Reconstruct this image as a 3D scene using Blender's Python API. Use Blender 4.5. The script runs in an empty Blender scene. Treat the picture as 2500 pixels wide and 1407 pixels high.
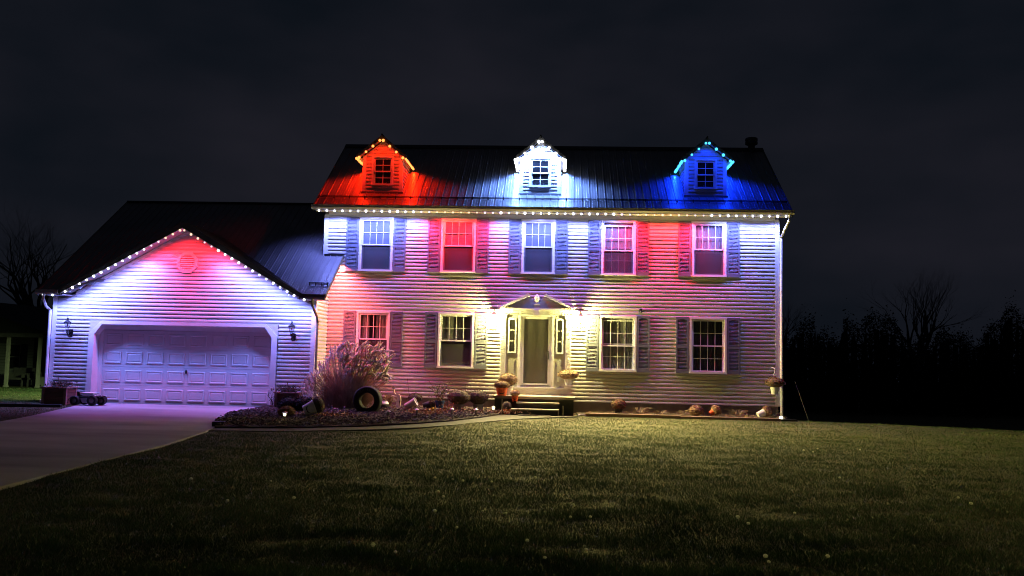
import bpy, bmesh, math, random
import numpy as np
from mathutils import Vector, Matrix, noise
random.seed(7); np.random.seed(7)
R = math.radians
sc = bpy.context.scene
COL = sc.collection

# ------------------------------------------------------------------ camera
F, CAM_D, CAM_H = 2100.0, 25.3, 1.58
yaw, pitch, roll = R(3.017), R(4.775), R(1.2545)
_f = Vector((-math.sin(yaw) * math.cos(pitch), math.cos(yaw) * math.cos(pitch), math.sin(pitch)))
_r = Vector((math.cos(yaw), math.sin(yaw), 0)); _u = _r.cross(_f)
_r2 = _r * math.cos(roll) + _u * math.sin(roll); _u2 = -_r * math.sin(roll) + _u * math.cos(roll)
cam_d = bpy.data.cameras.new('camera'); cam = bpy.data.objects.new('camera', cam_d); COL.objects.link(cam)
cam_d.lens = 36 * F / 2500; cam_d.sensor_width = 36; cam_d.clip_end = 2000; cam_d.clip_start = 0.05
M = Matrix((_r2, _u2, -_f)).transposed().to_4x4(); M.translation = Vector((0, -CAM_D, CAM_H)); cam.matrix_world = M
sc.camera = cam

def at(px, py, Y):
    d = _f + _r2 * ((px - 1250) / F) - _u2 * ((py - 703.5) / F)
    t = (Y + CAM_D) / d.y
    return Vector((0, -CAM_D, CAM_H)) + d * t

# ------------------------------------------------------------------ world, night sky
w = bpy.data.worlds.new('World'); sc.world = w; w.use_nodes = True
nt = w.node_tree; nt.nodes.clear()
out = nt.nodes.new('ShaderNodeOutputWorld'); bg = nt.nodes.new('ShaderNodeBackground')
tc = nt.nodes.new('ShaderNodeTexCoord'); mp = nt.nodes.new('ShaderNodeMapping'); mp.inputs['Scale'].default_value = (1.2, 1.2, 2.6)
nz = nt.nodes.new('ShaderNodeTexNoise'); nz.inputs['Scale'].default_value = 1.7; nz.inputs['Detail'].default_value = 4; nz.inputs['Roughness'].default_value = .55
rp = nt.nodes.new('ShaderNodeValToRGB')
rp.color_ramp.elements[0].position = .36; rp.color_ramp.elements[0].color = (.0034, .0054, .0088, 1)
rp.color_ramp.elements[1].position = .66; rp.color_ramp.elements[1].color = (.0116, .0116, .0172, 1)
nt.links.new(tc.outputs['Generated'], mp.inputs[0]); nt.links.new(mp.outputs[0], nz.inputs[0]); nt.links.new(nz.outputs[0], rp.inputs[0])
nt.links.new(rp.outputs[0], bg.inputs[0]); bg.inputs[1].default_value = 1.0; nt.links.new(bg.outputs[0], out.inputs[0])
sc.view_settings.view_transform = 'Standard'; sc.view_settings.look = 'None'; sc.view_settings.gamma = 1; sc.view_settings.exposure = 0
sc.view_settings.use_curve_mapping = False
sc.render.engine = 'CYCLES'
sc.cycles.use_denoising = True; sc.cycles.use_light_tree = True
sc.cycles.max_bounces = 6; sc.cycles.diffuse_bounces = 3; sc.cycles.glossy_bounces = 2; sc.cycles.transparent_max_bounces = 10
sc.cycles.sample_clamp_indirect = 4; sc.cycles.filter_width = 1.05; sc.cycles.caustics_reflective = False; sc.cycles.caustics_refractive = False

# ------------------------------------------------------------------ materials
def mat(name, col, rough=.6, metal=0, var=.12, scale=6, bump=.0, bscale=40, spec=.4, stretch=(1, 1, 1), col2=None, emis=None, estr=0):
    m = bpy.data.materials.new(name); m.use_nodes = True; n = m.node_tree; b = n.nodes['Principled BSDF']
    b.inputs['Roughness'].default_value = rough; b.inputs['Metallic'].default_value = metal
    b.inputs['Specular IOR Level'].default_value = spec
    t = n.nodes.new('ShaderNodeTexCoord'); mp = n.nodes.new('ShaderNodeMapping'); mp.inputs['Scale'].default_value = stretch
    n.links.new(t.outputs['Object'], mp.inputs[0])
    z = n.nodes.new('ShaderNodeTexNoise'); z.inputs['Scale'].default_value = scale; z.inputs['Detail'].default_value = 6
    n.links.new(mp.outputs[0], z.inputs[0])
    r = n.nodes.new('ShaderNodeValToRGB'); r.color_ramp.elements[0].position = .3; r.color_ramp.elements[1].position = .7
    c2 = col2 or tuple(min(1, c * (1 + var)) for c in col)
    c1 = tuple(c * (1 - var) for c in col) if not col2 else col
    r.color_ramp.elements[0].color = (*c1, 1); r.color_ramp.elements[1].color = (*c2, 1)
    n.links.new(z.outputs[0], r.inputs[0]); n.links.new(r.outputs[0], b.inputs['Base Color'])
    if bump:
        z2 = n.nodes.new('ShaderNodeTexNoise'); z2.inputs['Scale'].default_value = bscale; z2.inputs['Detail'].default_value = 5
        n.links.new(mp.outputs[0], z2.inputs[0])
        bp = n.nodes.new('ShaderNodeBump'); bp.inputs['Strength'].default_value = bump; bp.inputs['Distance'].default_value = .02
        n.links.new(z2.outputs[0], bp.inputs['Height']); n.links.new(bp.outputs[0], b.inputs['Normal'])
    if emis:
        b.inputs['Emission Color'].default_value = (*emis, 1); b.inputs['Emission Strength'].default_value = estr
    return m

def emat(name, col, s):
    m = bpy.data.materials.new(name); m.use_nodes = True; n = m.node_tree; n.nodes.clear()
    o = n.nodes.new('ShaderNodeOutputMaterial'); e = n.nodes.new('ShaderNodeEmission')
    e.inputs[0].default_value = (*col, 1); e.inputs[1].default_value = s; n.links.new(e.outputs[0], o.inputs[0]); return m

def glass(name, tint, op, grey=(.1, .1, .12)):
    m = bpy.data.materials.new(name); m.use_nodes = True; n = m.node_tree; n.nodes.clear()
    o = n.nodes.new('ShaderNodeOutputMaterial'); tr = n.nodes.new('ShaderNodeBsdfTransparent'); tr.inputs[0].default_value = (*tint, 1)
    gl = n.nodes.new('ShaderNodeBsdfGlossy'); gl.inputs['Roughness'].default_value = .04
    df = n.nodes.new('ShaderNodeBsdfDiffuse'); df.inputs[0].default_value = (*grey, 1)
    lw = n.nodes.new('ShaderNodeLayerWeight'); pw5 = n.nodes.new('ShaderNodeMath'); pw5.operation = 'POWER'; pw5.inputs[1].default_value = 5
    fr = n.nodes.new('ShaderNodeMath'); fr.operation = 'MULTIPLY_ADD'; fr.inputs[1].default_value = .9; fr.inputs[2].default_value = .045
    n.links.new(lw.outputs['Facing'], pw5.inputs[0]); n.links.new(pw5.outputs[0], fr.inputs[0])
    m1 = n.nodes.new('ShaderNodeMixShader'); m1.inputs[0].default_value = op
    m2 = n.nodes.new('ShaderNodeMixShader')
    n.links.new(tr.outputs[0], m1.inputs[1]); n.links.new(df.outputs[0], m1.inputs[2])
    n.links.new(fr.outputs[0], m2.inputs[0]); n.links.new(m1.outputs[0], m2.inputs[1]); n.links.new(gl.outputs[0], m2.inputs[2])
    n.links.new(m2.outputs[0], o.inputs[0]); return m

MT = dict(
 siding=mat('siding_vinyl', (.56, .54, .53), .55, var=.09, scale=1.6, bump=.08, bscale=25, stretch=(1, 1, 6), spec=.3),
 trim=mat('white_trim', (.74, .73, .74), .45, var=.05, scale=5, bump=.04),
 frame=mat('window_vinyl', (.78, .77, .78), .4, var=.03),
 shutter=mat('shutter_paint', (.15, .16, .22), .6, var=.1, scale=9, bump=.05),
 roof=mat('roof_metal', (.15, .15, .165), .40, metal=.15, var=.2, scale=3, bump=.05, bscale=8, stretch=(1, .3, .3), spec=.5),
 roofdark=mat('black_metal', (.02, .02, .022), .5, metal=.3, var=.2),
 fascia=mat('bronze_fascia', (.10, .095, .09), .5, var=.12, scale=4),
 gutter=mat('gutter_metal', (.50, .46, .43), .4, var=.06, scale=4, metal=.1),
 soffit=mat('soffit', (.6, .58, .57), .6, var=.06),
 found=mat('foundation_block', (.27, .245, .24), .9, var=.15, scale=5, bump=.5, bscale=60),
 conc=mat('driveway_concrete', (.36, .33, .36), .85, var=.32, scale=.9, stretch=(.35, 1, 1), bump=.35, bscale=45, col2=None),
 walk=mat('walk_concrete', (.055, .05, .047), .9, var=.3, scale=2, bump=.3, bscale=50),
 door=mat('door_paint', (.42, .40, .36), .5, var=.04),
 gdoor=mat('garage_door_paint', (.66, .64, .66), .45, var=.05, scale=3, bump=.05, bscale=30),
 black=mat('black_paint', (.012, .012, .013), .45, var=.3),
 iron=mat('lantern_iron', (.018, .018, .02), .4, metal=.5, var=.3),
 iron_glow=mat('lantern_iron_glow_tint', (.45, .36, .18), .35, metal=.4, var=.15),  # lantern iron coloured pale so the lit lanterns merge with their glow
 wood=mat('planter_wood', (.15, .085, .06), .8, var=.35, scale=3, bump=.4, bscale=30, stretch=(1, 1, 10)),
 timber=mat('landscape_timber', (.30, .20, .17), .9, var=.3, scale=3, bump=.5, bscale=40, stretch=(.4, 3, 3)),
 step=mat('step_boards', (.30, .26, .22), .8, var=.25, scale=4, bump=.4, bscale=50, stretch=(.4, 4, 4)),
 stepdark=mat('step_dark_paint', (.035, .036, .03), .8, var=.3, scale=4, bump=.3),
 orange=mat('orange_plastic', (.62, .11, .02), .45, var=.12, scale=8, bump=.05),
 whitep=mat('white_plastic', (.72, .71, .70), .45, var=.07, scale=6, bump=.05),
 greyp=mat('grey_pot', (.30, .29, .31), .6, var=.12, scale=6, bump=.1),
 bluep=mat('blue_glazed_pot', (.03, .055, .13), .25, var=.25, scale=5),
 darkp=mat('dark_pot', (.03, .03, .035), .6, var=.2),
 mum=mat('mum_brown', (.085, .055, .035), .9, var=.6, scale=14, col2=(.24, .155, .09)),
 mumred=mat('mum_red', (.14, .03, .03), .9, scale=10, col2=(.10, .085, .04)),
 mumdark=mat('mum_dark', (.05, .038, .03), .9, scale=14, col2=(.13, .10, .075)),
 mumtan=mat('mum_tan', (.20, .11, .07), .9, scale=12, col2=(.34, .21, .15)),
 green=mat('dull_green_leaves', (.03, .045, .02), .8, scale=12, col2=(.09, .10, .04)),
 straw=mat('straw', (.22, .16, .10), .9, scale=10, col2=(.38, .30, .19)),
 plume=mat('plume_fluff', (.62, .53, .46), .95, scale=20, col2=(.84, .76, .68)),
 gblade=mat('ornamental_blades', (.26, .18, .13), .85, scale=5, col2=(.52, .41, .29)),
 mulch=mat('mulch', (.02, .014, .012), .95, scale=18, col2=(.07, .05, .042), bump=.8, bscale=35),
 chip=mat('mulch_chips', (.03, .021, .017), .9, scale=9, col2=(.11, .08, .068)),
 leaf=mat('orange_fallen_leaves', (.22, .09, .03), .85, scale=9, col2=(.55, .32, .14)),
 yellow=mat('yellow_petals', (.55, .40, .03), .8, var=.2),
 redleaf=mat('red_petals', (.35, .05, .05), .8, var=.3),
 rubber=mat('tyre_rubber', (.011, .011, .012), .75, var=.3, scale=5, bump=.2),
 lett=mat('tyre_lettering', (.10, .10, .11), .8, var=.3, scale=20),
 goose=mat('goose_paint', (.66, .56, .36), .6, var=.12, scale=5, bump=.1),
 silver=mat('silver_body', (.50, .50, .56), .35, metal=.3, var=.15, scale=7),
 bark=mat('bark', (.022, .019, .018), .95, var=.4, scale=6, bump=.6),
 wood2=mat('far_wood', (.004, .0045, .004), 1, var=.4, scale=.5),
 curtain=mat('curtain_cloth', (.25, .245, .24), .9, var=.12, scale=3),
 blind=mat('blind_cloth', (.20, .22, .26), .9, var=.05, scale=3),
 sheer=mat('sheer_cloth', (.20, .20, .17), .9, var=.2, scale=2.5),
 darkcloth=mat('dark_cloth', (.035, .034, .034), .9, var=.3, scale=3),
 room=mat('dark_room', (.02, .019, .02), .9, var=.3),
 nwall=mat('neighbour_siding', (.32, .33, .30), .8, var=.1, scale=4),
 nroof=mat('neighbour_shingles', (.014, .014, .015), .9, var=.3),
 puff=mat('white_petals', (.75, .74, .66), .8, var=.1),
 glass=glass('window_glass', (.85, .87, .9), .03, (.3, .3, .32)),
 screen=glass('insect_screen', (.55, .55, .57), .42, (.13, .13, .14)),
 storm=glass('storm_glass', (.9, .9, .9), .14, (.28, .27, .22)),
)

# ------------------------------------------------------------------ builders
class MB:
    def __init__(s): s.v = []; s.f = []
    def add(s, vs, fs):
        o = len(s.v); s.v += [tuple(v) for v in vs]; s.f += [tuple(i + o for i in f) for f in fs]; return s
    def box(s, x0, x1, y0, y1, z0, z1):
        return s.add([(x0, y0, z0), (x1, y0, z0), (x1, y1, z0), (x0, y1, z0), (x0, y0, z1), (x1, y0, z1), (x1, y1, z1), (x0, y1, z1)],
                     [(0, 3, 2, 1), (4, 5, 6, 7), (0, 1, 5, 4), (1, 2, 6, 5), (2, 3, 7, 6), (3, 0, 4, 7)])
    def bbox(s, x0, x1, y0, y1, z0, z1, b=.006):
        # a box with its four vertical front edges chamfered on the XZ outline
        pts = [(x0 + b, z0), (x1 - b, z0), (x1, z0 + b), (x1, z1 - b), (x1 - b, z1), (x0 + b, z1), (x0, z1 - b), (x0, z0 + b)]
        return s.prism_y(pts, y0, y1)
    def prism_y(s, pts, y0, y1):      # outline in XZ, extruded along Y
        n = len(pts); vs = [(x, y0, z) for x, z in pts] + [(x, y1, z) for x, z in pts]
        fs = [tuple(range(n)), tuple(range(2 * n - 1, n - 1, -1))] + [(i, i + n, (i + 1) % n + n, (i + 1) % n) for i in range(n)]
        return s.add(vs, fs)
    def prism_x(s, pts, x0, x1):      # outline in YZ
        n = len(pts); vs = [(x0, y, z) for y, z in pts] + [(x1, y, z) for y, z in pts]
        fs = [tuple(range(n)), tuple(range(2 * n - 1, n - 1, -1))] + [(i, i + n, (i + 1) % n + n, (i + 1) % n) for i in range(n)]
        return s.add(vs, fs)
    def prism_z(s, pts, z0, z1):
        n = len(pts); vs = [(x, y, z0) for x, y in pts] + [(x, y, z1) for x, y in pts]
        fs = [tuple(range(n - 1, -1, -1)), tuple(range(n, 2 * n))] + [(i, (i + 1) % n, (i + 1) % n + n, i + n) for i in range(n)]
        return s.add(vs, fs)
    def tube(s, pts, rad, n=8, cap=True):
        pts = [Vector(p) for p in pts]; rads = rad if isinstance(rad, (list, tuple)) else [rad] * len(pts)
        vs = []; fs = []; up = Vector((0, 0, 1))
        for i, p in enumerate(pts):
            d = (pts[min(i + 1, len(pts) - 1)] - pts[max(i - 1, 0)]).normalized()
            a = d.cross(up if abs(d.z) < .95 else Vector((1, 0, 0))).normalized(); b = d.cross(a)
            for k in range(n):
                t = 2 * math.pi * k / n; vs.append(p + (a * math.cos(t) + b * math.sin(t)) * rads[i])
        for i in range(len(pts) - 1):
            for k in range(n):
                fs.append((i * n + k, i * n + (k + 1) % n, (i + 1) * n + (k + 1) % n, (i + 1) * n + k))
        if cap: fs += [tuple(range(n - 1, -1, -1)), tuple(range((len(pts) - 1) * n, len(pts) * n))]
        return s.add(vs, fs)
    def lathe(s, prof, n=20, c=(0, 0, 0), mtx=None):   # prof: (r, z)
        vs = []; fs = []
        for r, z in prof:
            for k in range(n):
                t = 2 * math.pi * k / n; v = Vector((r * math.cos(t), r * math.sin(t), z))
                if mtx: v = mtx @ v
                vs.append(v + Vector(c))
        m = len(prof)
        for i in range(m - 1):
            for k in range(n): fs.append((i * n + k, i * n + (k + 1) % n, (i + 1) * n + (k + 1) % n, (i + 1) * n + k))
        fs += [tuple(range(n - 1, -1, -1)), tuple(range((m - 1) * n, m * n))]
        return s.add(vs, fs)
    def ball(s, c, r, n=8, sq=(1, 1, 1)):
        prof = [(max(.001, math.sin(math.pi * i / n)), -math.cos(math.pi * i / n)) for i in range(n + 1)]
        return s.lathe([(a * r, b * r) for a, b in prof], n * 2, c, Matrix.Diagonal((*sq,)))
    def leaves(s, pts, size, flat=.0):
        for p in pts:
            a = Vector((random.gauss(0, 1), random.gauss(0, 1), random.gauss(0, 1))).normalized()
            b = a.cross(Vector((random.gauss(0, 1), random.gauss(0, 1), random.gauss(0, 1)))).normalized()
            q = size * random.uniform(.6, 1.4); p = Vector(p)
            s.add([p - a * q, p + b * q * .5, p + a * q, p - b * q * .5], [(0, 1, 2, 3)])
        return s
    def xf(s, m): s.v = [tuple(m @ Vector(v)) for v in s.v]; return s
    def mesh(s, name, m, smooth=False):
        me = bpy.data.meshes.new(name); me.from_pydata(s.v, [], s.f); me.materials.append(m)
        if smooth:
            me.polygons.foreach_set('use_smooth', [True] * len(me.polygons))
        me.update(); return me
    def build(s, name, m, parent=None, smooth=False, kind=None, loc=None):
        return link(name, s.mesh(name, m, smooth), parent, kind, loc)

def link(name, me, parent=None, kind=None, loc=None):
    o = bpy.data.objects.new(name, me); COL.objects.link(o)
    if parent: o.parent = parent
    if loc is not None: o.location = loc
    if kind: o['kind'] = kind
    return o
def tag(o, label, cat, group=None, kind=None):
    o['label'] = label; o['category'] = cat
    if group: o['group'] = group
    if kind: o['kind'] = kind
    return o
def thing(name, label, cat, loc=(0, 0, 0), rz=0, group=None):
    o = bpy.data.objects.new(name, None); COL.objects.link(o); o.location = loc; o.rotation_euler.z = rz; o.empty_display_size = .1
    return tag(o, label, cat, group)
def dup(o, parent=None):
    c = o.copy(); COL.objects.link(c)
    if parent: c.parent = parent
    for ch in list(o.children): dup(ch, c)
    return c
def smooth01(t): t = max(0., min(1., t)); return t * t * (3 - 2 * t)

# ------------------------------------------------------------------ ground
def crest(x): return -1.05 - .33 * max(0, x - 6.4)
def gz(x, y):
    z = .07 * smooth01((y + 6.5) / 4.5)
    if x > 5.5:
        d = (y - crest(x)) * smooth01((x - 5.5) / .9)
        if d > 0: z -= .26 * d * smooth01(d / 1.5) if d < 9 else 2.34
    if x < -14.6 and y > 0: z += 0
    n = noise.noise(Vector((x * .35, y * .35, 0))) * .035 + noise.noise(Vector((x * 1.4, y * 1.4, 3))) * .012
    return z + n * smooth01((-1.6 - y) / 2.5)

xs = np.unique(np.concatenate([np.linspace(-180, -30, 12), np.linspace(-30, 20, 201), np.linspace(20, 180, 14)]))
ys = np.unique(np.concatenate([np.linspace(-40, 14, 217), np.linspace(14, 60, 12), np.linspace(60, 220, 8)]))
V = [(x, y, gz(x, y)) for y in ys for x in xs]; nx = len(xs)
Fc = [(j * nx + i, j * nx + i + 1, (j + 1) * nx + i + 1, (j + 1) * nx + i) for j in range(len(ys) - 1) for i in range(nx - 1)]
MT['turf'] = mat('turf_soil', (.045, .045, .018), .95, scale=3, col2=(.10, .085, .040), bump=.8, bscale=22)
lawn = MB().add(V, Fc).build('lawn', MT['turf'], smooth=True, kind='structure')

DRIVE = [(-13.3, -1.25), (-12.75, -3.1), (-12.24, -5.5), (-11.8, -7.5), (-10.8, -12), (-9.2, -24), (-5.6, -24), (-6.25, -15.5), (-6.55, -11), (-6.94, -8.3), (-7.13, -7.42), (-7.63, -6.1), (-8.05, -4.3), (-7.9, -1.25)]
WALK = [(-7.13, -7.42), (-5.69, -7.08), (-4.15, -6.08), (-3.36, -5.29), (-2.53, -4.31), (-1.84, -3.0), (-1.47, -1.9), (.1, -1.9), (.62, -1.75), (.25, -2.1), (-.35, -2.55), (-1.1, -3.3), (-2.2, -4.95), (-3.05, -5.95), (-3.95, -6.8), (-5.5, -7.75), (-7.0, -8.05)]
BED = [(-7.9, -1.25), (-8.05, -4.3), (-7.63, -6.1), (-7.13, -7.40), (-5.69, -7.06), (-4.15, -6.06), (-3.36, -5.27), (-2.53, -4.29), (-1.84, -2.98), (-1.5, -1.9), (-1.72, 0), (-6.8, 0), (-6.8, -1.27)]
def inpoly(P, x, y):
    x = np.asarray(x); y = np.asarray(y); r = np.zeros(x.shape, bool); n = len(P)
    for i in range(n):
        x1, y1 = P[i]; x2, y2 = P[(i + 1) % n]
        c = ((y1 > y) != (y2 > y)) & (x < (x2 - x1) * (y - y1) / ((y2 - y1) or 1e-9) + x1); r ^= c
    return r
def sheet(name, P, m, dz, depth=.12, sub=.35, bump=0):
    # a slab that follows the ground: triangulated outline cut into a grid
    bm = bmesh.new(); vs = [bm.verts.new((x, y, 0)) for x, y in P]; bm.faces.new(vs)
    x0 = min(p[0] for p in P); x1 = max(p[0] for p in P); y0 = min(p[1] for p in P); y1 = max(p[1] for p in P)
    for k in range(1, int((x1 - x0) / sub)):
        bmesh.ops.bisect_plane(bm, geom=bm.verts[:] + bm.edges[:] + bm.faces[:], plane_co=(x0 + k * sub, 0, 0), plane_no=(1, 0, 0))
    for k in range(1, int((y1 - y0) / sub)):
        bmesh.ops.bisect_plane(bm, geom=bm.verts[:] + bm.edges[:] + bm.faces[:], plane_co=(0, y0 + k * sub, 0), plane_no=(0, 1, 0))
    if sum(f.normal.z for f in bm.faces) < 0: bmesh.ops.reverse_faces(bm, faces=bm.faces)
    edge = [e for e in bm.edges if len(e.link_faces) == 1]
    for v in bm.verts:
        b = bump * abs(noise.noise(Vector((v.co.x * 3, v.co.y * 3, 1)))) if not v.is_boundary else 0
        v.co.z = .07 * smooth01((v.co.y + 6.5) / 4.5) + dz + b
    r = bmesh.ops.extrude_edge_only(bm, edges=edge)
    for v in [g for g in r['geom'] if isinstance(g, bmesh.types.BMVert)]: v.co.z -= depth
    me = bpy.data.meshes.new(name); bm.to_mesh(me); bm.free(); me.materials.append(m)
    return link(name, me, kind='structure')
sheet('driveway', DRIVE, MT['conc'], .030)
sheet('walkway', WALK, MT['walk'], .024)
sheet('mulch_bed', BED, MT['mulch'], .05, sub=.16, bump=.07)
def top_bed(x, y): return .07 * smooth01((y + 6.5) / 4.5) + .05

# ------------------------------------------------------------------ house
COURSE = .1085
house = thing('two_storey_house', 'two-storey house with pale lap siding, shutters, dark metal roof and three lit dormers', 'house')
HX0, HX1, HB, HT = -7.0, 6.44, .41, 5.80
SL = .757; EY, EZ = -.45, 6.0; RY = 3.13; RZ = EZ + SL * (RY - EY)
def board_mesh(xb0, xb1, xt0, xt1, h, lip=.023):
    # lap profile: lower face, sloping shoulder, recessed upper part
    L = lambda t, a, b: a + (b - a) * t
    pr = [(-lip, 0), (-lip * .96, .36), (-lip * .10, .60), (-lip * .03, 1)]
    vs = [(L(t, xb0, xt0), y, t * h) for y, t in pr] + [(L(t, xb1, xt1), y, t * h) for y, t in pr] + [(xb0, 0, 0), (xb1, 0, 0), (xt1, 0, h), (xt0, 0, h)]
    return vs, [(0, 4, 5, 1), (1, 5, 6, 2), (2, 6, 7, 3), (0, 8, 9, 4), (3, 7, 10, 11), (0, 1, 2, 3, 11, 8), (4, 9, 10, 7, 6, 5)]
def siding(parent, x0, x1, z0, z1, Y, opens=(), xform=None, top=None, name='siding_board', m=None, joint=True, one=False):
    """one object per course; openings (ax, bx, az, bz) cut out; top(z) -> (xa, xb) narrows a gable"""
    z = z0; k = 0; allb = MB()
    while z < z1 - .02:
        h = min(COURSE, z1 - z); segs = [(x0, x1)]
        for a, b, c, d in opens:
            if z + h * .5 > c and z + h * .5 < d:
                segs = [q for s in segs for q in ([(s[0], min(s[1], a))] if s[0] < a else []) + ([(max(s[0], b), s[1])] if s[1] > b else [])]
        pieces = []
        for a, b in segs:
            if top:
                ta, tb = top(z); ua, ub = top(z + h); A, B, Ct, Dt = max(a, ta), min(b, tb), max(a, ua), min(b, ub)
            else: A = Ct = a; B = Dt = b
            if B - A < .03: continue
            if Dt < Ct: Ct = Dt = (Ct + Dt) / 2
            cuts = [A]
            if joint and B - A > 4 and not top:
                cuts += [A + (B - A) * ((k * .37 + .21) % .8 + .1)]
            cuts.append(B)
            for i in range(len(cuts) - 1):
                p, q = cuts[i], cuts[i + 1]
                pt = Ct if i == 0 else p; qt = Dt if i == len(cuts) - 2 else q
                off = .0012 * ((k + i) % 2)
                vs, fs = board_mesh(p, q - (.002 if i < len(cuts) - 2 else 0), pt, qt - (.002 if i < len(cuts) - 2 else 0), h, .023 + off + random.uniform(-.0007, .0007))
                pieces.append(MB().add(vs, fs))
        for mb in pieces:
            T = Matrix.Translation((0, Y, z))
            if xform: T = xform @ T
            mb.xf(T)
            if one: allb.add(mb.v, mb.f)
            else: mb.build(name, m or MT['siding'], parent)
        z += COURSE; k += 1
    if one: allb.build('side_siding', m or MT['siding'], parent, kind='stuff')

UP = [(-5.94, -4.92), (-3.475, -2.44), (-1.07, -.09), (1.28, 2.29), (3.92, 4.92)]
LO = [(-5.93, -4.93), (-3.49, -2.42), (1.26, 2.33), (3.87, 4.93)]
UZ = (4.12, 5.755); LZ = (1.30, 2.935)
DOOR = (-1.64, .43, .80, 3.11)
opens = [(a, b, *UZ) for a, b in UP] + [(a, b, *LZ) for a, b in LO] + [DOOR]
# sheathing with the openings left free
def sheath(parent, x0, x1, z0, z1, Y, opens, t=.12):
    X = sorted({x0, x1, *[o[0] for o in opens], *[o[1] for o in opens]}); Z = sorted({z0, z1, *[o[2] for o in opens], *[o[3] for o in opens]})
    mb = MB()
    for i in range(len(X) - 1):
        for j in range(len(Z) - 1):
            cx = (X[i] + X[i + 1]) / 2; cz = (Z[j] + Z[j + 1]) / 2
            if any(o[0] < cx < o[1] and o[2] < cz < o[3] for o in opens): continue
            mb.box(X[i], X[i + 1], Y + .001, Y + t, Z[j], Z[j + 1])
    return mb.build('wall', MT['found'], parent)
sheath(house, HX0, HX1, HB, HT + .15, 0, opens)
siding(house, HX0 + .1, HX1 - .1, HB, HT - .0, 0, opens)
# right side wall, rear wall, gables
YB = 2 * RY
MB().box(HX1 - .14, HX1 - .02, .12, YB, HB, HT + .15).box(HX0 + .02, HX0 + .14, .12, YB, HB, HT + .15).box(HX0, HX1, YB, YB + .12, HB, HT + .15).build('rear_wall', MT['siding'], house)
rot = Matrix.Translation((HX1, 0, 0)) @ Matrix.Rotation(R(90), 4, 'Z')
gab = lambda z: (0.1, YB) if z < 5.85 else ((z - 5.85) / SL, YB - (z - 5.85) / SL)
siding(house, .1, YB, HB, 8.3, .002, (), rot, gab, one=True)
rot2 = Matrix.Translation((HX0, 0, 0)) @ Matrix.Rotation(R(-90), 4, 'Z')
MB().prism_x([(.05, HT), (YB, HT), (RY, 8.45)], HX0 + .01, HX0 + .1).prism_x([(.05, HT), (YB, HT), (RY, 8.45)], HX1 - .1, HX1 - .02).build('gable_wall', MT['siding'], house)
MB().box(HX0 + .03, HX1 - .03, .02, YB, -.6, HB - .002).build('foundation', MT['found'], house)
c = MB().bbox(HX1 - .11, HX1 + .012, -.024, .0, HB, HT + .02).box(HX1 + .0, HX1 + .022, -.02, .1, HB, HT); c.build('corner_trim', MT['trim'], house)
c = MB().bbox(HX0 - .012, HX0 + .11, -.024, .0, 3.4, HT + .02).box(HX0 - .022, HX0, -.02, .1, 3.4, HT); c.build('corner_trim', MT['trim'], house)
MB().box(HX0 + .11, HX1 - .11, -.02, -.001, HT - .006, HT + .12).build('frieze_board', MT['trim'], house)
# eave
RX0, RX1 = -7.245, 6.71
MB().box(RX0, RX1, -.44, .0, HT + .10, HT + .13).build('soffit', MT['soffit'], house)
MB().box(RX0, RX1, -.452, -.442, HT + .085, EZ - .005).build('fascia', MT['trim'], house)
g = [(-.455, 5.90), (-.53, 5.90), (-.565, 5.95), (-.565, 6.012), (-.58, 6.012), (-.58, 6.03), (-.545, 6.03), (-.545, 5.955), (-.52, 5.92), (-.455, 5.92)]
MB().prism_x(g, -7.29, 6.75).build('gutter', MT['gutter'], house)
# roof: one ribbed panel per object
def panel_mesh(w, L, slope, name, rib=.022):
    # local: x across, y up the slope (horizontal run), z by slope
    c_ = 1 / math.sqrt(1 + slope * slope); prof = [(0, 0), (.012, rib), (.03, rib), (.042, 0), (w * .42, .0), (w * .45, .004), (w * .49, .004), (w * .52, 0), (w * .72, 0), (w * .75, .004), (w * .79, .004), (w * .82, 0), (w, 0)]
    vs = []; n = len(prof)
    for y in (0, L):
        for x, z in prof: vs.append((x, y - z * slope * c_, y * slope + z * c_))
    for y in (0, L):
        for x, z in prof: vs.append((x, y, y * slope - .03))
    fs = [(i, i + 1, n + i + 1, n + i) for i in range(n - 1)] + [(i, 2 * n + i, 2 * n + i + 1, i + 1) for i in range(n - 1)] + [(0, n, 3 * n, 2 * n), (n - 1, 3 * n - 1, 4 * n - 1, 2 * n - 1)]
    return MB().add(vs, fs).mesh(name, MT['roof'])
NP = 60; pw = (RX1 - RX0) / NP
pm = panel_mesh(pw, RY - EY, SL, 'roof_panel')
for i in range(NP): link('roof_panel', pm, house, loc=(RX0 + i * pw, EY, EZ + random.uniform(-.002, .002)))
MB().prism_x([(RY, RZ - .03), (YB + .45, EZ - .03), (YB + .45, EZ + .02), (RY, RZ + .01)], RX0, RX1).build('rear_roof', MT['roof'], house)
MB().prism_x([(RY - .16, RZ - .10), (RY, RZ + .035), (RY + .16, RZ - .10), (RY + .16, RZ - .07), (RY, RZ + .06), (RY - .16, RZ - .07)], RX0 - .02, RX1 + .02).build('ridge_cap', MT['roofdark'], house)
for xx in (RX0 - .025, RX1 - .002):
    MB().prism_x([(EY, EZ - .16), (EY, EZ + .03), (RY, RZ + .03), (RY, RZ - .16)], xx, xx + .027).build('rake_trim', MT['fascia'], house)
MB().prism_x([(EY, EZ - .05), (RY, RZ - .05), (RY, RZ - .08), (EY, EZ - .08)], RX0, RX1).build('roof_deck', MT['soffit'], house)
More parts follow.
